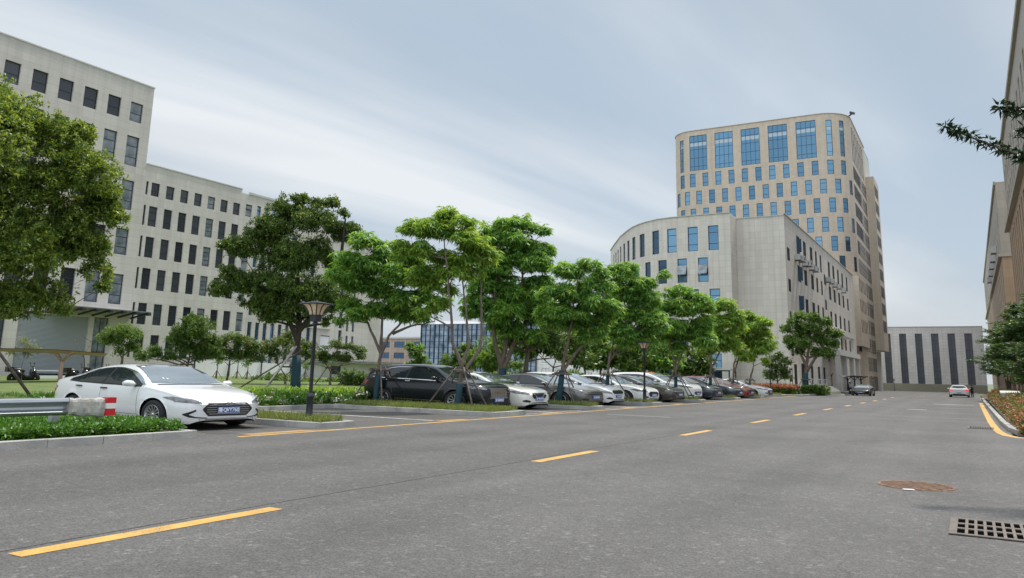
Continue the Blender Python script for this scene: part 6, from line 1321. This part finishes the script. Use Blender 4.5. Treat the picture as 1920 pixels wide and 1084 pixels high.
# stone litter box among the red hedge
t=thing('stone_box','pale stone box with sloping lid in the red hedge','box',(1.7,51,.1)); b=MB(); b.box(1.35,2.1,50.5,51.6,0,.92); b.build('body','plain',t); b=MB(); b.obox((1.72,51.05,1.0),(.46,.6,.04),Matrix.Rotation(R(5),3,'X')); b.build('lid','plain',t)
# ================================================================ people
def person(label,loc,rz,top,legs,pose='stand'):
    t=thing('person',label,'person',loc,rz)
    J={'pel':(0,0,.93,.13),'ch':(0,0,1.28,.155),'nk':(.01,0,1.47,.06),'hd':(.03,0,1.58,.085),'hd2':(.03,0,1.68,.085),
       'hl':(0,.10,.90,.095),'kl':(.03,.11,.50,.062),'al':(0,.11,.09,.045),'tl':(.16,.12,.04,.035),'hr':(0,-.10,.90,.095),'kr':(-.02,-.11,.50,.062),'ar':(-.06,-.11,.09,.045),'tr':(.10,-.12,.04,.035),
       'sl':(0,.19,1.40,.065),'el':(-.03,.25,1.12,.045),'wl':(.08,.24,.88,.03),'gl':(.12,.24,.80,.028),'sr':(0,-.19,1.40,.065),'er':(.02,-.25,1.12,.045),'wr':(.16,-.20,.93,.03),'gr':(.20,-.18,.86,.028)}
    E=[('pel','ch'),('ch','nk'),('nk','hd'),('hd','hd2'),('pel','hl'),('hl','kl'),('kl','al'),('al','tl'),('pel','hr'),('hr','kr'),('kr','ar'),('ar','tr'),('ch','sl'),('sl','el'),('el','wl'),('wl','gl'),('ch','sr'),('sr','er'),('er','wr'),('wr','gr')]
    names=list(J); me=bpy.data.meshes.new('body'); me.from_pydata([J[n][:3] for n in names],[(names.index(a),names.index(c)) for a,c in E],[]); o=bpy.data.objects.new('body',me); COL.objects.link(o)
    mo=o.modifiers.new('s','SKIN'); 
    for i,n_ in enumerate(names): sv=me.skin_vertices[0].data[i]; sv.radius=(J[n_][3],J[n_][3]*1.05); sv.use_root=(i==0)
    su=o.modifiers.new('d','SUBSURF'); su.levels=1; su.render_levels=1
    dg=bpy.context.evaluated_depsgraph_get(); nm=bpy.data.meshes.new_from_object(o.evaluated_get(dg)); bpy.data.objects.remove(o)
    nm.transform(Matrix.Diagonal((KX,KX,1,1))); nm.materials.clear()
    for q in (top,legs,'skin','hair'): nm.materials.append(M[q])
    for p in nm.polygons:
        z=p.center.z; p.use_smooth=True; ay=abs(p.center.y)/KX
        p.material_index=3 if (z>1.66 or (z>1.56 and p.center.x<.02)) else (2 if z>1.49 or (z<.93 and ay>.19 and z>.7) else (1 if z<.95 else 0))
    o=bpy.data.objects.new('body',nm); COL.objects.link(o); o.parent=t
    b=MB(); b.lathe([(.0,1.775),(.07,1.755),(.098,1.69),(.10,1.62),(.08,1.56)],c=(-.005,0,0),n=14); b.v=[(x*KX,y*KX,z) for x,y,z in b.v]; b.build('hair','hair',t,world=False)
    return t
M.update(cloth_dark=mat('cloth_dark',(.02,.022,.028),.85),cloth_white=mat('cloth_white',(.72,.72,.72),.8),jeans=mat('jeans',(.04,.05,.09),.85),skin=mat('skin',(.42,.26,.19),.6),hair=mat('hair',(.012,.01,.009),.6))
person('person in dark clothes standing beside the white crossover up the road',(-.14,130.6,gz(130.6)),R(150),'cloth_dark','cloth_dark')
person('person in white top standing behind the dark moving car',(-15.75,128,gz(128)),R(-60),'cloth_white','cloth_dark')
t=thing('notice_board','blue-lit notice board behind the dark roadside tree','notice board',(-15.6,83,.1)); b=MB(); b.box(-15.65,-15.6,82.3,82.4,0,2.6); b.box(-15.65,-15.6,83.6,83.7,0,2.6); b.build('posts','frame_dark',t); b=MB(); b.box(-15.66,-15.60,82.4,83.6,1.2,2.5); b.build('panel','glass_bluedeep',t); b=MB(); b.box(-15.59,-15.585,82.55,83.45,1.9,2.35); b.build('notice','white_refl',t)
